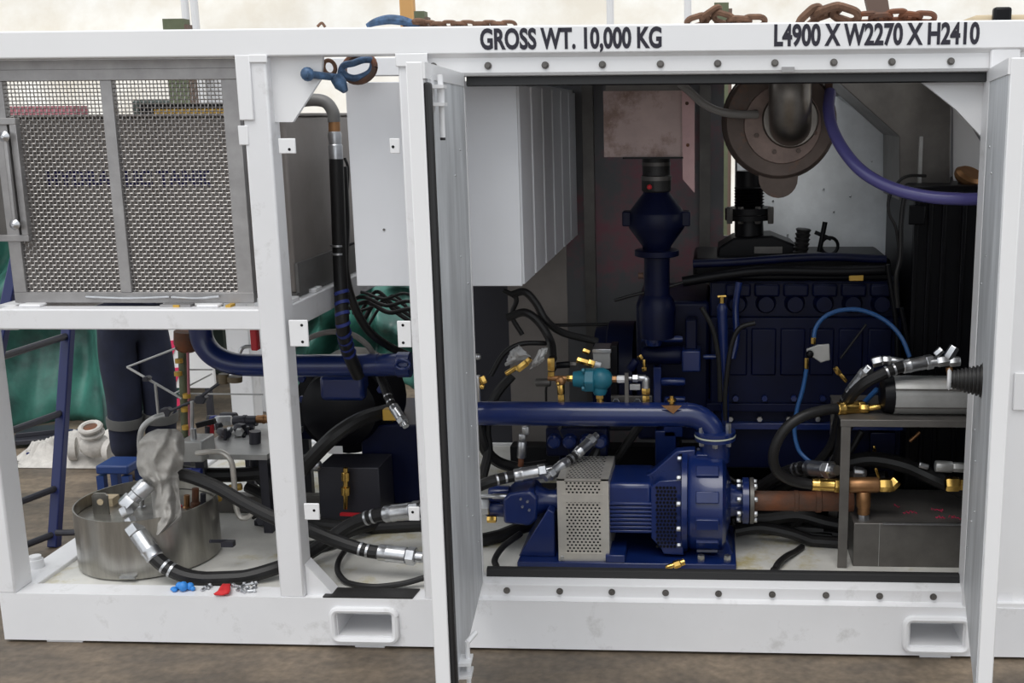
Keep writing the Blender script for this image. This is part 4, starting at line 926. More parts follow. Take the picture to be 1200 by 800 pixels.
T.part('support_foot', MB().prism([V(xat(838), YA - .10, ZD), V(xat(862), YA - .10, ZD), V(xat(852), YA - .10, zc - 40 * kA), V(xat(842), YA - .10, zc - 40 * kA)], V(0, .2, 0)), 'navy', bevel=.006)
T.part('inlet_neck', lx([(850, 30), (856, 20), (868, 17), (876, 17)], 28), 'navy')
T.part('inlet_flange', lx([(869, 26), (870, 28), (877, 28), (877.5, 26)], 32), 'navy')
T.copies('bolt', bb, 'zinc', [V(xat(868), YA + math.cos(math.radians(a)) * 23 * kA, zc + math.sin(math.radians(a)) * 23 * kA) for a in range(22, 360, 45)])
T.part('base_plate', MB().box(xat(614), xat(862), YA - .22, YA + .25, ZD, ZD + .025), 'navy', bevel=.004)
for u in (725, 852, 822): 
    m = MB(); hexnut(m, V(xat(u), YA - .19, ZD + .025), V(0, 0, 1), .016, .03); T.part('foot_bolt', m, 'zinc')
T.part('foot_pad', MB().box(xat(714), xat(736), YA - .22, YA - .05, ZD + .025, ZD + .06), 'navy', bevel=.004)
# discharge flange pair
zf = P(838, 512, YA).z; xd = xat(838, YA, 512)
T.part('discharge_neck', MB().cyl(V(xd, YA, zc + 50 * kA), V(xd, YA, zf), 18 * kA, n=24), 'navy')
T.part('discharge_flange', MB().lathe(V(xd, YA, zf - .012), V(0, 0, .018), [(0, 23 * kA), (.1, 24.5 * kA), (.9, 24.5 * kA), (1, 23 * kA)], 32), 'navy')
T.done()
# blue discharge pipe
T = Thing('discharge_pipe', 'long glossy navy blue pipe bending down onto the pump', 'pipe')
rp = 14.6 * kA; zp_ = P(700, 485, YA).z
xe = xd
pts = [V(xat(548), YA, zp_ + .0), V(xe - .36, YA, zp_)]
for i in range(9):
    a = math.pi / 2 * i / 8; R_ = .125; pts.append(V(xe - R_ + R_ * math.sin(a), YA, zp_ - R_ + R_ * math.cos(a)))
pts.append(V(xe, YA, zf + .02)); T.root(MB().tube(pts, rp, 26), 'navy')
T.part('pipe_flange', MB().lathe(V(xd, YA, zf + .012), V(0, 0, .018), [(0, 23 * kA), (.1, 24.5 * kA), (.9, 24.5 * kA), (1, 23 * kA)], 32), 'navy')
T.part('gasket', MB().lathe(V(xd, YA, zf + .006), V(0, 0, .006), [(0, 24.8 * kA), (1, 24.8 * kA)], 32), 'creamgasket')
T.part('weld_bead', MB().lathe(V(xe - .125, YA, zp_), V(.006, 0, 0), [(0, rp * 1.03), (1, rp * 1.03)], 26), 'navy')
zn = MB(); hexnut(zn, V(0, 0, 0), V(0, 0, 1), .013, .05)
T.copies('flange_bolt', zn, 'zinc', [V(xd + math.cos(a) * 19 * kA, YA + math.sin(a) * 19 * kA, zf - .03) for a in (.5, 2.6, 3.7, 5.7, 4.7)])
T.copies('flange_bolt', zn, 'zinc', [V(xd + math.cos(a) * 19 * kA, YA + math.sin(a) * 19 * kA, zf + .022) for a in (2.6, 3.7, 5.7)])
c = P(787, 479, YA - .06); q = kA
T.part('pipe_tag', MB().prism([c + V(-12 * q, 0, 4 * q), c + V(12 * q, 0, 4 * q), c + V(2 * q, -.0, -6 * q)], V(0, .008, 0)), 'bronze', label='brass corner tag')
T.part('air_cock', MB().lathe(c + V(0, .03, 4 * q), V(0, 0, 10 * q), [(0, .012), (.3, .012), (.35, .02), (.6, .02), (.62, .01), (1, .01)], 12), 'brass')
T.done()
# coupling guard
T = Thing('coupling_guard', 'stainless perforated coupling guard box between motor and pump', 'guard')
g0, g1 = P(655, 665, .40), P(713, 562, .40); yg0, yg1 = .40, .74
gz0, gz1 = ZD + .02, g1.z; gxa, gxb = g0.x, g1.x; fw = .032
T.part('front_sheet', MB().perforated(V(gxa + fw, yg0 + .004, gz0 + .04), V(gxb - gxa - 2 * fw, 0, 0), V(0, 0, gz1 - gz0 - .05), 9, 23, .60), 'stainless', smooth=0)
T.part('inner_box', MB().box(gxa + .02, gxb - .02, yg0 + .05, yg1 - .03, gz0, gz1 - .03), 'black')
T.part('front_edge', MB().box(gxa, gxa + fw, yg0, yg0 + .006, gz0, gz1), 'stainless'); T.part('front_edge', MB().box(gxb - fw, gxb, yg0, yg0 + .006, gz0, gz1), 'stainless')
T.part('front_edge', MB().box(gxa, gxb, yg0 - .001, yg0 + .006, gz0, gz0 + .04), 'stainless')
T.part('cross_strip', MB().box(gxa + .02, gxb - .02, yg0 - .003, yg0 + .002, gz1 - .10, gz1 - .065), 'stainless')
T.part('top_sheet', MB().perforated(V(gxa + fw, yg0 + .02, gz1 - .002), V(gxb - gxa - 2 * fw, 0, 0), V(0, yg1 - yg0 - .02, 0), 9, 14, .55), 'stainless', smooth=0)
T.part('top_edge', MB().box(gxa, gxa + fw, yg0, yg1, gz1 - .006, gz1), 'stainless'); T.part('top_edge', MB().box(gxb - fw, gxb, yg0, yg1, gz1 - .006, gz1), 'stainless'); T.part('top_edge', MB().box(gxa + fw, gxb - fw, yg0, yg0 + .02, gz1 - .006, gz1), 'stainless')
T.part('side_sheet', MB().box(gxa, gxa + .004, yg0 + .006, yg1, gz0, gz1 - .006), 'stainless'); T.part('side_sheet', MB().box(gxb - .004, gxb, yg0 + .006, yg1, gz0, gz1 - .006), 'stainless')
for x in (gxa + .016, gxb - .016):
    for z in (gz0 + .02,): m = MB(); hexnut(m, V(x, yg0, z), V(0, -1, 0), .009, .01); T.part('screw', m, 'zinc')
T.done()
# hydraulic motor on pedestal
T = Thing('hydraulic_motor', 'navy blue hydraulic motor on a triangular pedestal beside the guard', 'motor')
T.part('pedestal', MB().prism([V(xat(613), YA - .16, ZD + .025), V(xat(655), YA - .16, ZD + .025), V(xat(655), YA - .16, zc - 2 * kA), V(xat(648), YA - .16, zc + 2 * kA)], V(0, .32, 0)), 'navy', bevel=.005)
zm_ = zc + 1 * kA
def lz(prof, n=24, dz=0, mt='navy', nm='body'): T.part(nm, MB().lathe(V(0, YA - .06, zm_ + dz * kA), V(1, 0, 0), [(xat(u), r * kA) for u, r in prof], n), mt)
lz([(632, 20), (636, 17), (646, 13), (657, 13)], 24, 3, nm='nose')
T.part('motor_block', MB().prism([V(xat(596), YA - .14, zc - 19 * kA), V(xat(626), YA - .14, zc - 22 * kA), V(xat(634), YA - .14, zc - 13 * kA), V(xat(636), YA - .14, zc + 14 * kA), V(xat(628), YA - .14, zc + 22 * kA), V(xat(604), YA - .14, zc + 19 * kA), V(xat(596), YA - .14, zc + 12 * kA)], V(0, .18, 0)), 'navy', bevel=.012)
lz([(572, 8), (575, 10), (600, 10)], 20, -9, nm='port'); lz([(577, 9), (580, 10), (600, 10)], 20, 10, nm='port'); lz([(590, 6), (600, 6)], 16, 1, nm='port')
for u, v in ((612, 594), (618, 588), (620, 598), (610, 585)): m = MB(); hexnut(m, P(u, v, YA - .15), V(0, 1, 0), .006, .012); T.part('screw', m, 'zinc')
T.done()
T = Thing('port_fittings', 'silver hydraulic adapters screwed into the blue motor', 'fitting')
m = MB(); a = P(563, 592, YA - .08); hexnut(m, a, V(1, 0, 0), 11 * kA, 12 * kA); m.cyl(a - V(.06, 0, 0), a, 8 * kA); T.part('hex_adapter', m, 'zinc')
m = MB().lathe(P(562, 581, YA - .12), V(xat(597) - xat(562), 0, 0), [(0, 2.4 * kA), (.4, 2.4 * kA), (.45, 3.4 * kA), (.85, 3.2 * kA), (.9, 2 * kA), (1, 2 * kA)], 12); T.part('test_point', m, 'zinc')
m = MB(); hexnut(m, P(571, 608, YA - .1), V(1, 0, 0), 4.5 * kA, 11 * kA); T.part('brass_plug', m, 'brass'); T.done()
# rusty suction pipe
T = Thing('suction_pipe', 'rusty brown steel suction pipe bolted to the pump inlet', 'pipe')
T.root(lx([(883, 12), (930, 12), (931, 12.8), (935, 12.8), (936, 12), (955, 12), (956, 13.5), (962, 13.5), (963, 12), (1000, 12)], 26), 'rust')
T.part('pipe_flange', lx([(878, 26), (878.5, 28), (883, 28), (883.5, 26)], 32), 'rawsteel')
T.copies('nut', bb, 'zinc', [V(xat(887), YA + math.cos(math.radians(a)) * 23 * kA, zc + math.sin(math.radians(a)) * 23 * kA) for a in range(22, 360, 45)])
T.done()
# loose brass fitting on the sill
a, b = P(781, 664, .2), P(801, 658, .26); a.z = .345 - .12; a = P(780, 665, .30); b = P(802, 658, .32)
T = Thing('loose_brass_fitting', 'loose brass hose fitting lying on the blue base plate', 'fitting'); d_ = b - a
T.part('tail', MB().lathe(a, d_, [(0, .008), (.1, .011), (.45, .011)], 14), 'brass'); m = MB(); hexnut(m, a + d_ * .42, d_, .017, .03); m.cyl(a + d_ * .8, a + d_, .014); T.part('nut', m, 'brass'); T.done()

# ================================================================== ENGINE
T = Thing('diesel_engine', 'large dark blue diesel engine block filling the bay', 'engine')
Ye = 1.05
def eb(nm, u0, u1, v0, v1, Y, dep, mt='navy_dark', bev=.008): return bx(T, nm, u0, u1, v0, v1, Y, dep, mt, bev)
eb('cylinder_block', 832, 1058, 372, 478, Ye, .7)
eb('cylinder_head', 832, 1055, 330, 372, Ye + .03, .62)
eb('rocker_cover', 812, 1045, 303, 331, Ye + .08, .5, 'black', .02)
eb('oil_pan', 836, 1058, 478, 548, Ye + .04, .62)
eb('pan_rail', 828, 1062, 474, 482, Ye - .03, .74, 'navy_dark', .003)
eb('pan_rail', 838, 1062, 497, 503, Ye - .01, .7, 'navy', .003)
for i in range(6):
    u = 850 + i * 34; T.part('intake_port', MB().lathe(P(u + 14, 357, Ye - .02), V(0, .08, 0), [(0, 9 * K(Ye)), (.5, 12 * K(Ye)), (1, 13 * K(Ye))], 16), 'navy_dark')
    eb('head_cover', u, u + 30, 333, 348, Ye, .08, 'navy_dark', .01)
    eb('block_panel', u - 4, u + 26, 385, 440, Ye - .012, .03, 'navy_dark', .008)
    c = P(u + 12, 466, Ye - .01); m = MB(); hexnut(m, c, V(0, -1, 0), .016, .02); T.part('bolt', m, 'navy')
    m = MB(); hexnut(m, P(u + 6, 490, Ye), V(0, -1, 0), .014, .02); T.part('bolt', m, 'zinc')
T.part('fuel_rail', MB().tube(spline([P(800, 330, Ye - .05), P(850, 322, Ye - .05), P(900, 317, Ye - .05), P(980, 318, Ye - .05), P(1040, 316, Ye - .05)]), 6 * K(Ye), 14), 'black')
T.part('coolant_rail', MB().tube(spline([P(812, 309, Ye - .02), P(860, 307, Ye - .02), P(960, 301, Ye - .02), P(1038, 304, Ye - .02)]), 5 * K(Ye), 14), 'navy_dark')
# flywheel housing, starter, accessories on the left end
T.part('flywheel_housing', MB().lathe(P(700, 440, Ye + .35), P(745, 440, Ye + .35) - P(700, 440, Ye + .35), [(0, 62 * K(Ye)), (.3, 64 * K(Ye)), (.35, 70 * K(Ye)), (1, 70 * K(Ye))], 36), 'navy_dark')
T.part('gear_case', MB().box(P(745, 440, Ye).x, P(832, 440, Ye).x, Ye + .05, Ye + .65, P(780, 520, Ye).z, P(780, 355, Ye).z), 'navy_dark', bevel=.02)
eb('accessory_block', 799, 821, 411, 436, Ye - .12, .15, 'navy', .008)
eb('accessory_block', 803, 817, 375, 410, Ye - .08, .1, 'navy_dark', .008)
for (u0, u1, v, r, mt) in ((752, 800, 416, 11, 'navy_dark'), (775, 803, 447, 5, 'navy'), (779, 803, 468, 4, 'navy'), (824, 862, 418, 3, 'navy'), (752, 800, 397, 4, 'navy')):
    T.part('shaft_housing', MB().lathe(P(u0, v, Ye - .06), P(u1, v, Ye - .06) - P(u0, v, Ye - .06), [(0, r * .8 * K(Ye)), (.08, r * K(Ye)), (.92, r * K(Ye)), (1, r * .8 * K(Ye))], 18), mt)
T.part('filter_bowl', MB().lathe(P(766, 404, Ye - .1), P(766, 372, Ye - .1) - P(766, 404, Ye - .1), [(0, 9 * K(Ye)), (.15, 10 * K(Ye)), (.6, 9 * K(Ye)), (.8, 4 * K(Ye)), (.85, 3 * K(Ye)), (1, 4 * K(Ye))], 18), 'navy')
T.part('handle_loop', MB().torus(P(766, 398, Ye - .14), V(0, 1, 0), .022, .005, 14, 6, sx=.75), 'navy')
for v0, v1, u0, u1 in ((430, 500, 766, 775), (470, 512, 778, 800), (505, 560, 768, 792)): eb('bracket', u0, u1, v0, v1, Ye - .05, .08, 'navy', .005)
m = MB(); T.part('mounting_leg', MB().box(P(768, 520, Ye).x, P(796, 520, Ye).x, Ye, Ye + .5, ZD, P(780, 505, Ye).z), 'navy_dark', bevel=.006)
T.part('mounting_leg', MB().box(P(1020, 520, Ye).x, P(1050, 520, Ye).x, Ye, Ye + .5, ZD, P(780, 505, Ye).z), 'navy_dark', bevel=.006)
# black rails added to keep the bay floor behind the pump dark
for y in (Ye - .14, Ye + .55): T.part('bed_rail', MB().box(P(600, 600, y).x, .72, y, y + .1, ZD, ZD + .17), 'black', bevel=.006)
# dipstick pipe with brass cock
T.part('drain_standpipe', MB().tube(spline([P(850, 500, Ye - .12), P(849, 440, Ye - .12), P(847, 390, Ye - .12), P(846, 355, Ye - .12)]), [4.5 * K(Ye)] * 8 + [5.5 * K(Ye)] * 8 + [6 * K(Ye)] * 8 + [3 * K(Ye)], 16), 'navy')
k = T.part('drain_cock', MB().cyl(P(846, 357, Ye - .12), P(846, 347, Ye - .12), 3 * K(Ye), n=10).cyl(P(841, 347.5, Ye - .12), P(851, 347, Ye - .12), 1.6 * K(Ye), n=8), 'brass', label='brass drain cock')
T.part('pipe_run', MB().tube(spline([P(866, 330, Ye - .06), P(862, 360, Ye - .06), P(863, 395, Ye - .08), P(858, 420, Ye - .1)]), 4 * K(Ye), 12), 'navy')
# front end pulleys
T.part('breather', MB().lathe(P(938, 298, Ye + .15), P(942, 266, Ye + .15) - P(938, 298, Ye + .15), sum([[(i / 6, 8 * K(Ye)), (i / 6 + .08, 9.5 * K(Ye)), (i / 6 + .12, 7.5 * K(Ye))] for i in range(6)], []), 16), 'rubber')
T.part('sensor', MB().cyl(P(960, 295, Ye + .2), P(967, 260, Ye + .2), 3 * K(Ye)).cyl(P(955, 272, Ye + .2), P(974, 280, Ye + .2), 2.4 * K(Ye)).torus(P(972, 288, Ye + .2), V(0, 1, 0), .04, .008), 'black')
T.part('cover_hump', MB().prism([P(u, v, Ye + .2) for u, v in ((840, 303), (842, 290), (860, 279), (905, 276), (930, 286), (948, 303))], V(0, .25, 0)), 'black', bevel=.01)
c0, c1 = P(884, 297, Ye + .19), P(917, 289, Ye + .19); T.part('name_plate', MB().box(c0.x, c1.x, Ye + .192, Ye + .2, c0.z, c1.z), 'rawsteel')
c0, c1 = P(995, 329, Ye - .06), P(1012, 321, Ye - .06); T.part('yellow_tag', MB().box(c0.x, c1.x, Ye - .065, Ye - .05, c0.z, c1.z), 'yellowpart', bevel=.003)
for (u0, v0, u1, v1) in ((1040, 310, 1050, 470), (1056, 360, 1062, 470)): T.part('pipe_run', MB().tube(spline([P(u0, v0, Ye - .1), P((u0 + u1) / 2 + 6, (v0 + v1) / 2, Ye - .1), P(u1, v1, Ye - .1)]), .012, 10), 'black')
T.done()
# exhaust stack, silencer, air intake
T = Thing('exhaust_stack', 'black ribbed exhaust bellows with a bolted flange above the engine', 'exhaust')
Ys = 1.35; ks = K(Ys)
pr = [(0, 15)]
for i in range(9): pr += [(i * .035 + .02, 15), (i * .035 + .03, 17.5)]
T.part('bellows', MB().lathe(P(878, 200, Ys), P(878, 246, Ys) - P(878, 200, Ys), [(0, 15 * ks)] + sum([[(.4 + i * .075, 15 * ks), (.43 + i * .075, 17.5 * ks)] for i in range(8)], []), 22), 'black')
T.part('flange', MB().lathe(P(878, 243, Ys), P(878, 250, Ys) - P(878, 243, Ys), [(0, 28 * ks), (1, 28 * ks)], 24), 'black'); T.part('flange', MB().lathe(P(878, 251, Ys), P(878, 257, Ys) - P(878, 251, Ys), [(0, 28 * ks), (1, 28 * ks)], 24), 'black')
T.part('outlet', MB().lathe(P(878, 256, Ys), P(878, 292, Ys) - P(878, 256, Ys), [(0, 16 * ks), (.8, 17 * ks), (1, 22 * ks)], 24), 'black')
for u in (855, 868, 888, 903): m = MB(); hexnut(m, P(u, 262, Ys - .08), V(0, 0, 1), .016, .08); T.part('flange_bolt', m, 'rawsteel')
T.done()
T = Thing('silencer', 'round brown heat-stained silencer drum with a steel outlet elbow', 'silencer')
Yq = .75; kq = K(Yq); c = P(914, 143, Yq)
T.part('drum', MB().lathe(c, V(0, 1, 0), [(0, 60 * kq), (.012, 63 * kq), (.03, 64 * kq), (.05, 63 * kq), (.07, 66 * kq), (.09, 63 * kq), (.45, 63 * kq)], 48), 'silencer')
T.part('end_ring', MB().lathe(P(917, 146, Yq - .005), V(0, -.014, 0), [(0, 44 * kq), (1, 43 * kq)], 40), 'ringsteel')
T.part('outlet_collar', MB().lathe(P(926, 140, Yq - .012), V(0, -.02, 0), [(0, 33 * kq), (1, 30 * kq)], 36), 'exhaust')
T.part('outlet_elbow', MB().tube(spline([P(926, 146, Yq), P(926, 146, Yq - .06), P(926, 138, Yq - .13), P(926, 118, Yq - .16), P(926, 92, Yq - .16), P(926, 75, Yq - .16)], 6), 23.5 * kq, 26), 'exhaust')
T.part('support_tab', MB().prism([P(u, v, Yq + .03) for u, v in [(890, 190), (936, 190)] + [(912 + 23 * math.cos(a), 209 + 23 * math.sin(a)) for a in [math.pi * i / 12 for i in range(13)]]], V(0, .012, 0)), 'silencer')
T.part('hanger', MB().box(P(968, 95, Yq).x, P(976, 95, Yq).x, Yq, Yq + .05, P(970, 112, Yq).z, 2.33), 'rust')
for a in range(0, 360, 45): m = MB(); hexnut(m, P(920 + 37 * math.cos(math.radians(a + 20)), 143 + 37 * math.sin(math.radians(a + 20)), Yq - .02), V(0, -1, 0), .01, .01); T.part('bolt', m, 'silencer')
T.done()
T = Thing('intake_box', 'pinkish primed steel air intake box under the roof', 'box')
Yi = .75; a, b = P(708, 184, Yi), P(801, 106, Yi)
T.part('front_plate', MB().box(a.x, b.x, Yi, Yi + .01, a.z, b.z), 'primer'); T.part('box_body', MB().box(a.x + .01, b.x - .01, Yi + .01, Yi + .45, a.z + .01, 2.325), 'rawsteel')
T.part('side_flange', MB().prism([P(u, v, Yi - .02) for u, v in ((799, 104), (814, 108), (814, 226), (800, 210))], V(0, .012, 0)), 'pinkflange')
for u, v in ((730, 114), (715, 178), (745, 158), (785, 114)): T.part('patch_plate', MB().box(P(u - 5, v, Yi).x, P(u + 5, v, Yi).x, Yi - .003, Yi, P(u, v + 5, Yi).z, P(u, v - 5, Yi).z), 'primer')
for u, v in ((805, 121), (806, 170)): T.part('rivet', MB().sphere(P(u, v, Yi - .02), .008, 8), 'rust')
T.part('lower_lip', MB().box(P(730, 184, Yi).x, b.x, Yi - .02, Yi + .1, a.z - .008, a.z), 'black')
T.done()
T = Thing('air_shutoff_valve', 'dark blue double-cone air shutoff valve under the intake box', 'valve')
Yv = .95; kv = K(Yv)
def vp(v): return (P(769, v, Yv).z - P(769, 185, Yv).z)
o = P(769, 185, Yv)
def lv(nm, prof, mt, n=28): T.part(nm, MB().lathe(V(o.x, Yv, o.z), V(0, 0, 1), [(vp(v), r * kv) for v, r in prof], n), mt)
lv('rubber_sleeve', [(183, 16), (205, 16), (206, 17), (223, 17), (226, 14)], 'rubber')
lv('clamp_ring', [(190, 16.6), (194, 16.6)], 'rawsteel'); lv('clamp_ring', [(206, 17.6), (211, 17.6)], 'rawsteel')
lv('valve_body', [(222, 14), (227, 16), (248, 32), (250, 33), (264, 33), (267, 32), (288, 17), (292, 16)], 'navy_dark')
for s_ in (-1, 1): T.part('clamp_lug', MB().box(o.x + s_ * 34 * kv - .02, o.x + s_ * 34 * kv + .02, Yv - .05, Yv + .05, P(769, 264, Yv).z, P(769, 247, Yv).z), 'navy_dark', bevel=.006)
lv('lower_flange', [(292, 24), (293, 26), (299, 26), (300, 24)], 'navy_dark'); lv('inlet_pipe', [(299, 15), (345, 15), (350, 19), (362, 22), (395, 20)], 'navy_dark')
T.part('red_cap', MB().sphere(P(761, 219, Yv - .09), .012, 10), 'redplastic'); T.part('red_cap', MB().cyl(P(748, 323, Yv - .05), P(754, 323, Yv - .05), .014), 'rust')
T.done()
hose('drain_hose', 'grey hose sagging between intake box and silencer', 'hose', [(797, 98, .70), (808, 107, .68), (825, 122, .66), (845, 131, .66), (868, 134, .68), (888, 134, .70)], 4.6, 'greyhose')
hose('purple_hose', 'glossy violet blue hose curving across to the right door', 'hose', [(973, 108, .70), (971, 128, .62), (976, 152, .55), (990, 178, .48), (1012, 202, .42), (1045, 220, .38), (1085, 230, .34), (1125, 233, .32), (1160, 233, .32)], 7.0, 'purplehose', n=16)
# galvanised duct panel behind the silencer
T = Thing('duct_panel', 'bright galvanised sheet with a sloping folded top edge behind the silencer', 'panel')
Yd = 1.75
T.part('sheet', MB().prism([P(u, v, Yd) for u, v in ((864, 118), (980, 113), (1045, 160), (1047, 330), (864, 330))], V(0, .006, 0)), 'galvpanel')
T.part('top_fold', MB().prism([P(980, 113, Yd - .002), P(1046, 161, Yd - .002), P(1053, 160, Yd - .12), P(1053, 150, Yd - .12), P(996, 112, Yd - .10)], V(0, .004, 0)), 'galvpanel')
T.part('edge_fold', MB().box(P(1043, 200, Yd).x, P(1050, 200, Yd).x, Yd - .03, Yd, P(1045, 330, Yd).z, P(1045, 161, Yd).z), 'galvpanel')
rs = random.Random(9)
for i in range(9): T.part('rivet', MB().sphere(P(rs.uniform(905, 1035), rs.uniform(180, 290), Yd - .002), .006, 8), 'zinc')
T.done()
T = Thing('air_duct', 'dark grey sheet metal duct hanging in the upper right of the bay', 'duct')
T.part('duct_face', MB().prism([P(u, v, 1.2) for u, v in ((978, 92), (1080, 92), (1115, 118), (1113, 235), (1054, 235), (1054, 160))], V(0, .5, 0)), 'rawsteel', bevel=.004)
T.part('duct_rib', MB().box(P(1078, 160, 1.18).x, P(1082, 160, 1.18).x, 1.18, 1.2, P(1080, 215, 1.18).z, P(1080, 160, 1.18).z), 'alu')
T.done()
# radiator
T = Thing('radiator', 'black radiator with a round brown filler cap beside the right door', 'radiator')
Yz = .95
a, b = P(1062, 500, Yz), P(1150, 234, Yz)
T.part('core', MB().box(a.x, b.x + .25, Yz + .02, Yz + .9, ZD, b.z), 'black', bevel=.01)
T.part('top_tank', MB().box(a.x - .01, b.x + .25, Yz + .01, Yz + .75, b.z, P(1100, 218, Yz).z), 'black', bevel=.02)
for u in (1066, 1082, 1098, 1121): T.part('side_channel', MB().box(P(u, 400, Yz).x, P(u + 5, 400, Yz).x, Yz, Yz + .02, ZD, b.z), 'black', bevel=.003)
T.part('filler_neck', MB().cyl(P(1128, 222, 1.14), P(1137, 206, 1.12), .035), 'black')
T.part('filler_cap', MB().lathe(P(1134, 212, 1.12), P(1139, 202, 1.10) - P(1134, 212, 1.12), [(0, .062), (.3, .072), (.7, .072), (1, .055)], 20), 'bronze')
T.part('sensor_box', MB().box(P(1063, 250, Yz).x, P(1082, 250, Yz).x, Yz - .05, Yz, P(1063, 262, Yz).z, P(1063, 240, Yz).z), 'black', bevel=.005)
T.done()
hose('cable', 'thin black cable looping beside the radiator corner', 'cable', [(1085, 206, .72), (1065, 206, .7), (1053, 213, .7), (1042, 232, .7), (1042, 250, .7), (1050, 268, .7), (1054, 300, .72)], 1.8)
hose('cable', 'black wiring drop with connectors at the radiator edge', 'cable', [(1060, 228, .7), (1056, 260, .7), (1055, 300, .7), (1050, 325, .7), (1052, 360, .72)], 3)

# ================================================================== VALVE TRAIN ON THE PIPE
def fit(name, label, pieces):
    """pieces: (kind, u0,v0,u1,v1,Y,rpx,mat,part name)"""
    T = Thing(name, label, 'fitting')
    for kind, u0, v0, u1, v1, Y, r, mt, nm in pieces:
        a, b = P(u0, v0, Y), P(u1, v1, Y); rr = r * K(Y); m = MB()
        if kind == 'hex': m.lathe(a, b - a, [(0, rr * .88), (.1, rr), (.9, rr), (1, rr * .88)], 6)
        elif kind == 'ball': m.sphere(a, rr, 14)
        else: m.lathe(a, b - a, [(0, rr * .9), (.06, rr), (.94, rr), (1, rr * .9)], 16)
        T.part(nm, m, mt)
    return T.done()
Yt = .62
T = Thing('pilot_valve', 'teal painted cast valve body above the navy pipe', 'valve')
kt = K(Yt); c = P(688, 444, Yt)
T.part('bonnet', MB().lathe(P(672, 444, Yt), P(686, 444, Yt) - P(672, 444, Yt), [(0, 9 * kt), (.8, 11 * kt), (1, 13 * kt)], 20), 'teal')
T.part('flange', MB().lathe(P(685, 445, Yt), P(697, 445, Yt) - P(685, 445, Yt), [(0, 14 * kt), (.1, 15 * kt), (1, 15 * kt)], 6), 'teal', bevel=.006)
T.part('body', MB().sphere(P(704, 444, Yt), 14 * kt, 18, 1.05, .95, 1), 'teal'); T.part('outlet', MB().lathe(P(703, 452, Yt), P(703, 462, Yt) - P(703, 452, Yt), [(0, 9 * kt), (.6, 9 * kt), (1, 7 * kt)], 18), 'teal')
for u, v in ((685, 434), (685, 455)): m = MB(); hexnut(m, P(u, v, Yt - .04), V(-1, 0, 0), .010, .012); T.part('bolt', m, 'teal')
T.done()
fit('brass_tee', 'brass tee and upright hose tail at the left of the teal valve', [('hex', 646, 419, 646, 434, Yt, 4.8, 'brass', 'hose_tail'), ('hex', 646, 435, 646, 441, Yt, 4.4, 'brass', 'hex_nut'), ('cyl', 642, 443, 664, 443, Yt, 3.2, 'bronze', 'cross_pipe'), ('ball', 657, 446, 657, 446, Yt, 6.5, 'bronze', 'tee_body'), ('ball', 654, 449.5, 0, 0, Yt - .04, 2.6, 'brass', 'plug'), ('hex', 664, 443, 673, 443, Yt, 4.2, 'brass', 'hex_nut'), ('cyl', 657, 450, 657.5, 462, Yt, 4.6, 'brass', 'nipple'), ('hex', 657.5, 460, 658, 476, Yt, 4.2, 'brass', 'hex_nut')])
fit('brass_outlet', 'brass nipple stack under the teal valve', [('hex', 703, 462, 703, 467, Yt, 5, 'brass', 'hex_nut'), ('cyl', 703, 467, 703.5, 471, Yt, 4, 'brass', 'nipple'), ('hex', 703.5, 470, 704, 476, Yt, 5.2, 'brass', 'hex_nut')])
fit('silver_elbow', 'silver elbow with brass tail at the right of the teal valve', [('hex', 716, 444, 723, 444, Yt, 4.2, 'bronze', 'hex_nut'), ('hex', 723, 444, 734, 444, Yt, 4.6, 'white_clean', 'hex_sleeve'), ('cyl', 734, 443, 742, 443, Yt, 2.6, 'zinc', 'stem'), ('hex', 741, 443, 748, 443, Yt, 5, 'zinc', 'hex_nut'), ('cyl', 747, 443, 757, 443, Yt, 4.2, 'zinc', 'elbow_arm'), ('ball', 757, 445, 0, 0, Yt, 4.8, 'zinc', 'elbow_bend'), ('cyl', 757, 445, 757, 455, Yt, 4.8, 'zinc', 'elbow_arm'), ('hex', 757, 454, 757, 463, Yt, 5.4, 'brass', 'hex_nut'), ('hex', 757, 463, 757, 475, Yt, 4.6, 'brass', 'hose_tail')])
fit('brass_pair', 'slanted brass fitting with a white tip behind the teal valve', [('hex', 676, 421, 690, 425, .75, 4, 'brass', 'hex_body'), ('hex', 689, 424, 697, 427, .75, 4.6, 'brass', 'hex_nut'), ('cyl', 697, 426, 704, 428, .75, 3.4, 'white_clean', 'tip'), ('hex', 683, 410, 691, 413, .78, 3.2, 'brass', 'hex_nut')])
fit('brass_wrapped', 'slanted brass hose tail wrapped in white tissue', [('cyl', 593, 438, 606, 430, .6, 3.2, 'brass', 'hose_tail'), ('hex', 606, 433, 618, 424, .6, 4.6, 'brass', 'hex_body'), ('hex', 616, 425, 622, 420, .6, 3.6, 'brass', 'hex_nut')])
fit('brass_end', 'brass fitting and silver nut beside the left door edge', [('hex', 564, 441, 568, 449, .5, 4.5, 'brass', 'hex_nut'), ('ball', 565, 453, 0, 0, .5, 3.5, 'brass', 'ball'), ('cyl', 559, 440, 560, 470, .5, 4, 'zinc', 'sleeve'), ('ball', 560, 418, 0, 0, .5, 4, 'zinc', 'nut')])
fit('sensor_fittings', 'small brass sensor fittings above the silver elbow', [('hex', 749, 416, 752, 421, .8, 3.2, 'brass', 'hex_nut'), ('cyl', 755, 421, 755, 434, .75, 2, 'brass', 'stem'), ('hex', 755, 430, 755, 435, .75, 3.2, 'brass', 'hex_nut'), ('cyl', 738, 433, 746, 422, .8, 5, 'navy_dark', 'solenoid')])
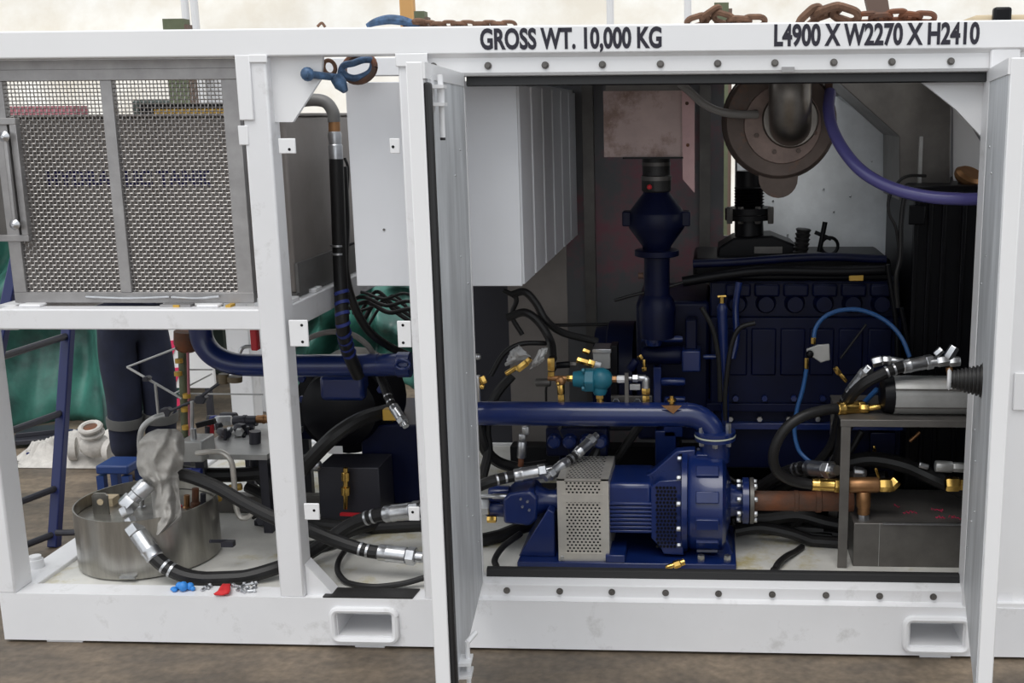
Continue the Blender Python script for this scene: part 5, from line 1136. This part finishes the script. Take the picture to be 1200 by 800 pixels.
def blob(pts, Y, mt, seed, r):
    m = MB()
    n = 14
    for j in range(n + 1):
        for i in range(n + 1):
            s_, t_ = i / n, j / n; a0 = Vector(pts[0]).lerp(Vector(pts[1]), s_); b0 = Vector(pts[3]).lerp(Vector(pts[2]), s_); q = a0.lerp(b0, t_)
            k_ = math.sin(math.pi * s_) * math.sin(math.pi * t_); m.v.append(P(q.x + 2.5 * noise.noise(V(s_ * 4, t_ * 4, seed)), q.y + 2.5 * noise.noise(V(s_ * 4, t_ * 4, seed + 9)), Y - r * k_ + .03 * noise.noise(V(s_ * 6, t_ * 6, seed + 2))))
    for j in range(n):
        for i in range(n): a = j * (n + 1) + i; m.f.append((a, a + 1, a + n + 2, a + n + 1))
    return m
SD = [('SOLIDIFY', dict(thickness=.003))]
single('tissue_wrap', 'crumpled white tissue wrapped round a hose end', 'tissue', blob([(597, 412, 0), (608, 404, 0), (622, 418, 0), (592, 429, 0)], .68, 'tissue', 3, .05), 'tissue', mod=SD, smooth=180)
single('tissue_wrap', 'pointed white tissue twist beside the brass hose tail', 'tissue', blob([(632, 409, 0), (642, 407, 0), (636, 424, 0), (621, 433, 0)], .66, 'tissue', 8, .03), 'tissue', mod=SD, smooth=180)
T = Thing('control_valve', 'small grey valve block with a steel plate behind the teal valve', 'valve')
bx(T, 'valve_block', 695, 715, 411, 432, .85, .12, 'alu', .004); bx(T, 'top_cap', 694, 716, 409, 414, .84, .14, 'zinc', .003); bx(T, 'side_plate', 716, 723, 405, 470, .86, .1, 'black', .003); T.done()
T = Thing('pipe_bracket', 'grey bracket strap with bolts above the navy pipe', 'bracket')
T.part('strap', MB().box(P(732, 450, .60).x, P(736.5, 450, .60).x, .60, .61, P(734, 478, .6).z, P(734, 437, .6).z), 'rawsteel'); bx(T, 'mounting_plate', 716, 764, 464, 478, .72, .02, 'rawsteel', .003)
for u in (722, 747): m = MB(); hexnut(m, P(u, 470, .715), V(0, -1, 0), .016, .015); T.part('bolt', m, 'zinc')
bx(T, 'label_tag', 738, 750, 451, 457, .70, .02, 'tissue', .002); T.done()
fit('dark_connector', 'dark plug connector left of the small valve block', [('cyl', 652, 428, 668, 427, .8, 4, 'black', 'plug'), ('hex', 668, 427, 676, 427, .8, 3.4, 'rawsteel', 'nut'), ('cyl', 628, 448, 645, 448, .85, 5, 'rawsteel', 'sleeve')])

# ================================================================== RIGHT CORNER: stand, actuator, tank
YS = .42
T = Thing('steel_stand', 'raw steel angle stand with a flat shelf in the right corner', 'stand')
zsh = P(1060, 492, YS).z
T.part('shelf', MB().box(P(985, 490, YS).x, P(1140, 490, YS).x + .1, YS, YS + .42, zsh - .010, zsh), 'rawsteel', bevel=.003)
T.part('shelf_lip', MB().box(P(985, 490, YS).x, P(1140, 490, YS).x + .1, YS - .004, YS, zsh - .03, zsh), 'rawsteel', bevel=.002)
la = P(983, 600, YS).x; T.part('leg', MB().box(la, la + .04, YS - .002, YS + .004, ZD, zsh - .03), 'rawsteel', bevel=.002)
T.part('leg_flange', MB().box(la + .036, la + .04, YS + .004, YS + .05, ZD, zsh - .03), 'rawsteel')
T.part('leg', MB().box(la, la + .04, YS + .38, YS + .42, ZD, zsh - .01), 'rawsteel'); T.part('leg', MB().box(la + .55, la + .59, YS, YS + .04, ZD, zsh - .03), 'rawsteel')
T.done()
T = Thing('actuator_cylinder', 'grey extruded aluminium actuator cylinder lying on the steel shelf', 'cylinder')
ra = 21.5 * K(YS + .12); ya = YS + .12; za = zsh + ra + .001; x0, x1 = P(1046, 470, ya).x, P(1138, 470, ya).x + .06
pts = []
for i in range(48):
    a = 2 * math.pi * i / 48; sq = max(abs(math.cos(a)), abs(math.sin(a))); rr = ra * min(1.0 / sq, 1.12) * .98 * (.965 if i % 6 == 3 else 1); pts.append(V(x0, ya + rr * math.cos(a), za + min(rr * math.sin(a), 1e9)))
T.part('barrel', MB().prism(pts, V(x1 - x0, 0, 0)), 'alu', smooth=25)
for dz in (-.5, .52): T.part('slot', MB().box(x0, x1, ya - ra * 1.02, ya - ra * .9, za + dz * ra - .003, za + dz * ra + .003), 'rawsteel')
T.part('end_cap', MB().lathe(V(x0 - .055, ya, za), V(.056, 0, 0), [(0, ra * .6), (.25, ra * .95), (.9, ra * 1.03), (1, ra * 1.03)], 24), 'black'); T.part('end_cap', MB().lathe(V(x1, ya, za), V(.03, 0, 0), [(0, ra * 1.05), (1, ra * 1.0)], 24), 'black')
T.done()
T = Thing('steel_tank', 'raw dark steel tank with red marker notes on top', 'tank')
ta = P(1000, 640, YS + .02); zt_ = P(1060, 613.5, YS + .02).z; tx0, tx1 = ta.x, P(1140, 640, YS).x + .12
T.part('tank_body', MB().box(tx0, tx1, YS + .02, YS + .47, ZD, zt_), 'rawsteel', bevel=.003)
T.part('weld_edge', MB().box(tx0 + .12, tx1, YS + .014, YS + .024, zt_ - .004, zt_ + .004), 'zinc')
T.part('seam', MB().box(P(1031, 640, YS).x - .001, P(1031, 640, YS).x + .001, YS + .018, YS + .021, ZD, zt_), 'alu')
rs = random.Random(4)
for (u, v, w_) in ((1058, 600, 18), (1092, 597, 16), (1096, 605, 14), (1112, 606, 16), (1048, 592, 8)):
    c = PZ(u, v, zt_ + .002); m = MB(); n = int(w_ / 3)
    for i in range(n):
        p0 = c + V(i * .010, rs.uniform(-.01, .01), 0); m.tube([p0, p0 + V(rs.uniform(.002, .01), rs.uniform(-.025, .025), 0), p0 + V(rs.uniform(.006, .012), rs.uniform(-.01, .02), 0)], .0016, 4)
    T.part('marker_note', m, 'pinkred', label='red hand-drawn marker scrawl', kind='stuff')
T.done()
Yf = YS + .07
fit('tank_tee', 'bronze tee with brass ends standing on the steel tank', [('hex', 1012, 601, 1012, 614, Yf, 7, 'zinc', 'hex_nipple'), ('cyl', 1012, 592, 1012, 602, Yf, 7.5, 'bronze', 'tee_leg'), ('cyl', 1012, 575, 1012, 594, Yf, 8.6, 'bronze', 'tee_leg'), ('cyl', 994, 568, 1030, 568, Yf, 9.4, 'bronze', 'tee_run'), ('hex', 988, 568, 995, 568, Yf, 5, 'brass', 'hex_nut'), ('cyl', 982, 568, 990, 568, Yf, 4, 'brass', 'nipple'), ('hex', 1030, 568, 1046, 568, Yf, 8.5, 'brass', 'elbow'), ('hex', 1042, 571, 1051, 562, Yf, 7.5, 'brass', 'elbow')])
T = hose('rubber_hose', 'black braided rubber hose curving from actuator down to the bronze tee', 'hose', [(994, 478, YS + .1), (968, 480, YS + .06), (940, 488, YS + .02), (919, 504, YS), (907, 528, YS), (909, 549, YS + .02), (926, 562, YS + .05), (948, 567, YS + .07), (966, 568, YS + .07)], 6.4, 'hose', ('brass', 'brass'), n=14)
fit('actuator_port', 'brass port adapter in the end of the actuator', [('hex', 1008, 478, 1018, 478, YS + .1, 5.4, 'brass', 'hex_nut'), ('cyl', 1018, 478, 1032, 476, YS + .1, 3.6, 'brass', 'nipple')])
fit('brass_swivel', 'large brass swivel by the right door over the tank', [('hex', 1108, 567, 1124, 567, .38, 9, 'brass', 'hex_body'), ('hex', 1124, 567, 1134, 567, .38, 7.5, 'brass', 'hex_nut'), ('cyl', 1134, 567, 1150, 567, .38, 3, 'brass', 'stem')])
hose('hydraulic_hose', 'black hose with silver elbow end sweeping over the actuator', 'hose', [(1072, 427, .50), (1052, 431, .48), (1030, 440, .47), (1008, 453, .48), (992, 474, .55), (986, 505, .65), (980, 545, .7), (965, 585, .75), (930, 615, .8)], 6.6, 'hose', ('zinc', None))
fit('silver_swivel', 'stacked silver elbow nuts above the actuator', [('hex', 1098, 424, 1112, 422, .5, 6.6, 'zinc', 'hex_nut'), ('cyl', 1090, 425, 1100, 424, .5, 5.2, 'zinc', 'sleeve'), ('hex', 1112, 424, 1125, 423, .5, 6.2, 'zinc', 'hex_nut'), ('hex', 1110, 420, 1119, 406, .5, 6.2, 'zinc', 'elbow_nut'), ('hex', 1096, 416, 1104, 409, .5, 4.5, 'zinc', 'hex_nut'), ('cyl', 1112, 430, 1114, 442, .5, 4, 'bronze', 'stem')])
hose('hydraulic_hose', 'black hose with angled silver end behind the actuator', 'hose', [(1004, 450, .62), (992, 466, .64), (984, 486, .68), (975, 520, .75), (955, 545, .8), (930, 565, .85), (900, 580, .9)], 6, 'hose', ('zinc', None))
fit('silver_angle', 'silver angle adapter behind the curved black hose', [('hex', 1010, 441, 1020, 430, .6, 6, 'zinc', 'hex_nut'), ('hex', 1022, 425, 1034, 422, .6, 6.4, 'zinc', 'hex_body'), ('hex', 1034, 422, 1044, 422, .6, 5.6, 'zinc', 'hex_nut'), ('cyl', 1044, 422, 1058, 424, .6, 4.4, 'zinc', 'stem')])
hose('air_line', 'thin blue air line arching high in front of the engine', 'hose', [(953, 403, .8), (956, 384, .82), (968, 370, .84), (988, 363, .85), (1012, 364, .85), (1038, 376, .84), (1056, 395, .82), (1066, 418, .8)], 2.6, 'bluehose')
hose('air_line', 'thin blue air line hanging from the small grey bracket', 'hose', [(945, 432, .8), (941, 455, .8), (934, 480, .8), (931, 505, .8), (936, 527, .78), (948, 540, .75), (956, 546, .72)], 2.6, 'bluehose')
hose('air_line', 'short blue air line behind the actuator cap', 'hose', [(1008, 478, .65), (1018, 466, .62), (1028, 456, .6)], 3.2, 'bluehose')
T = Thing('line_bracket', 'small grey bracket plate joining the blue air lines', 'bracket')
T.part('plate', MB().prism([P(u, v, .8) for u, v in ((945, 409), (958, 404), (972, 403), (973, 422), (962, 425), (953, 419), (946, 419))], V(0, .012, 0)), 'alu', bevel=.004)
m = MB(); hexnut(m, P(953, 403, .8), V(0, 0, 1), .012, .03); T.part('brass_nut', m, 'brass'); m = MB(); hexnut(m, P(945, 432, .8), V(0, 0, 1), .010, .05); T.part('brass_nut', m, 'brass'); T.part('elbow', MB().sphere(P(949, 415, .78), .018, 10), 'black'); T.done()
fit('brass_drain', 'slanted small brass drain fitting in front of the engine', [('hex', 978, 430, 984, 438, .85, 3.6, 'brass', 'hex_nut'), ('cyl', 983, 437, 992, 447, .85, 2.6, 'brass', 'tail')])
hose('hydraulic_hose', 'black hose with silver sleeve passing behind the stand leg', 'hose', [(850, 600, .95), (880, 578, .9), (915, 556, .8), (940, 548, .7), (958, 549, .62)], 7.6, 'hose', (None, 'zinc'))
fit('silver_end', 'silver hose coupling behind the steel leg', [('cyl', 1000, 553, 1010, 554, .6, 7, 'zinc', 'sleeve'), ('ball', 1010, 554, 0, 0, .6, 6.5, 'zinc', 'cap')])
hose('suction_hose', 'thick black hose sloping under the shelf above the tank', 'hose', [(985, 545, .75), (1020, 538, .72), (1060, 545, .68), (1095, 560, .62), (1150, 585, .6)], 9.5, 'hose')
fit('grey_coupling', 'grey cylinder coupling beside the right door under the shelf', [('cyl', 1096, 546, 1116, 547, .55, 7, 'alu', 'sleeve'), ('hex', 1116, 547, 1132, 548, .55, 6, 'alu', 'hex_nut'), ('hex', 1077, 544, 1088, 547, .6, 3.6, 'zinc', 'hex_nut')])
fit('bronze_cock', 'small brass drain cock hanging under the shelf', [('cyl', 1066, 517, 1078, 506, .8, 2.2, 'bronze', 'stem'), ('cyl', 1024, 522, 1025, 530, .8, 2.2, 'brass', 'stem'), ('cyl', 1026, 548, 1030, 560, .6, 2.2, 'brass', 'lever')])
hoses = [([(862, 622, .70), (890, 618, .70), (925, 624, .68), (960, 636, .66), (992, 640, .64)], 7, 'black hose sagging low beneath the rusty pipe'),
         ([(862, 606, .78), (895, 608, .78), (935, 604, .76), (968, 612, .74), (1000, 618, .72)], 8, 'broad black hose directly under the rusty pipe'),
         ([(872, 596, .86), (900, 614, .84), (930, 628, .80), (975, 633, .74)], 4.5, 'slim black hose crossing between the low hoses'),
         ([(860, 610, .9), (900, 625, .85), (940, 632, .8), (985, 640, .75), (1000, 642, .75)], 6, 'black hose lying low beside the stand leg'),
         ([(870, 640, .95), (910, 640, .9), (950, 650, .85), (990, 655, .8)], 6, 'black hose lying on the white floor behind the pump'),
         ([(890, 600, 1.0), (920, 620, .95), (950, 632, .9), (985, 634, .85)], 3, 'thin black hose under the rusty pipe'),
         ([(906, 672, .35), (912, 660, .4), (924, 650, .5), (940, 644, .62)], 4, 'short black hose rising from the sill behind the pump'),
         ([(985, 420, .95), (1000, 400, .95), (1015, 380, .95)], 1.5, 'thin dark cable slanting across the engine front'),
         ([(1010, 505, .8), (990, 540, .8), (970, 570, .85), (940, 600, .9)], 4, 'black hose falling behind the stand'),
         ([(930, 610, .95), (960, 590, .9), (1000, 570, .85), (1040, 560, .8)], 9, 'fat black hose under the bronze tee'),
         ([(960, 560, .72), (985, 520, .75), (1008, 486, .78)], 2, 'thin dark cable beside the stand leg'),
         ([(838, 510, .85), (842, 535, .85), (850, 555, .8), (862, 565, .78)], 3, 'thin black hose behind the pump inlet flange'),
         ([(858, 630, .85), (880, 625, .85), (905, 630, .82), (935, 640, .8), (965, 645, .78)], 8, 'thick black hose on the floor right of the pump')]
for p_, r_, lab in hoses: hose('black_hose', lab, 'hose', p_, r_, 'hose')
# ---- left of the engine bay: looms and hoses
hs = [([(600, 345, .9), (615, 342, .9), (628, 355, .9), (640, 375, .9), (660, 390, .95), (700, 400, 1.0)], 4.5, 'black loom falling under the cabinet corner'),
      ([(595, 372, .9), (615, 366, .88), (632, 378, .88), (645, 400, .85), (648, 420, .7)], 5, 'black hose ending in the upright brass tail'),
      ([(590, 340, 1.1), (605, 350, 1.1), (600, 370, 1.1), (612, 392, 1.1)], 3, 'thin black wires tangled under the cabinet'),
      ([(575, 440, .8), (590, 415, .82), (610, 403, .85), (640, 402, .9)], 3, 'black hose arching behind the white tissue'),
      ([(565, 560, .6), (572, 530, .7), (570, 500, .75), (580, 465, .8), (600, 440, .85)], 6, 'black hose rising behind the left end of the pipe'),
      ([(558, 480, .7), (566, 520, .7), (582, 540, .75), (610, 548, .8), (640, 545, .85)], 7, 'black hose curving down under the long pipe'),
      ([(655, 500, .8), (668, 530, .8), (676, 560, .8)], 5.5, 'black hose dropping behind the coupling guard'),
      ([(706, 500, .85), (700, 525, .8), (688, 550, .75), (680, 565, .75)], 6.5, 'black hose bending behind the guard top'),
      ([(752, 495, .85), (738, 515, .85), (722, 540, .85), (712, 560, .85)], 5.5, 'black hose slanting down right of the guard'),
      ([(640, 470, .9), (641, 450, .9), (652, 430, .85)], 1.5, 'thin wire standing behind the brass tee'),
      ([(560, 640, .6), (600, 622, .7), (640, 610, .8), (680, 600, .85)], 8, 'thick black hose behind the triangular pedestal'),
      ([(582, 664, .32), (580, 655, .36), (590, 640, .45), (610, 625, .55)], 4, 'thin black hose curling on the floor by the left door'),
      ([(650, 381, 1.6), (700, 380, 1.6), (760, 379, 1.6)], 2, 'dark conduit running along the rear wall'),
      ([(720, 352, .95), (745, 345, .95), (770, 340, .95), (800, 331, .95)], 2, 'thin pipe crossing the engine gear case'),
      ([(822, 360, .88), (835, 385, .88), (842, 420, .88), (844, 470, .88)], 3, 'dark braided line beside the standpipe'),
      ([(885, 378, .88), (866, 385, .88), (856, 410, .88), (850, 460, .88), (850, 492, .88)], 3, 'dark braided line curving down onto the standpipe')]
for p_, r_, lab in hs: hose('black_hose', lab, 'hose', p_, r_, 'hose')
hose('hydraulic_hose', 'black hose with long silver coupling above the blue motor', 'hose', [(555, 572, .42), (575, 564, .44), (600, 558, .48), (618, 555, .5)], 7, 'hose', (None, 'zinc'))
hose('hydraulic_hose', 'black hose with silver end coming from behind the guard', 'hose', [(655, 548, .55), (672, 535, .62), (684, 524, .66)], 5.5, 'hose', ('zinc', 'zinc'))
fit('silver_coupling', 'upright silver quick coupling under the long pipe', [('cyl', 615, 494, 615, 500, .7, 4, 'zinc', 'stem'), ('hex', 616, 499, 616, 509, .7, 4.6, 'zinc', 'hex_nut'), ('hex', 612, 508, 612, 517, .7, 4.4, 'zinc', 'hex_nut'), ('cyl', 612, 517, 611, 536, .7, 5.6, 'zinc', 'sleeve'), ('cyl', 611, 536, 610, 546, .7, 3.6, 'rust', 'tail')])
fit('silver_nipple', 'small slanted silver nipple under the long pipe', [('cyl', 646, 508, 652, 519, .85, 2.6, 'zinc', 'nipple')])
fit('silver_plug', 'silver cap nut just behind the guard top', [('hex', 694, 548, 706, 546, .82, 6, 'zinc', 'cap_nut'), ('ball', 701, 539, 0, 0, .82, 5, 'zinc', 'ball'), ('cyl', 722, 553, 745, 553, .85, 3, 'zinc', 'tube')])
T = Thing('blue_valve_bank', 'dark blue valve bank under the long pipe', 'valve')
bx(T, 'bank_body', 640, 712, 502, 535, .78, .12, 'navy_dark', .01)
for u in (650, 668, 688, 704): T.part('cap', MB().lathe(P(u, 516, .78), V(0, -.04, 0), [(0, .035), (.8, .03), (1, .02)], 16), 'navy')
a = P(655, 535, .8); T.part('bank_foot', MB().box(a.x, a.x + .14, .79, .88, ZD + .0, a.z), 'navy_dark', bevel=.01)
T.done()
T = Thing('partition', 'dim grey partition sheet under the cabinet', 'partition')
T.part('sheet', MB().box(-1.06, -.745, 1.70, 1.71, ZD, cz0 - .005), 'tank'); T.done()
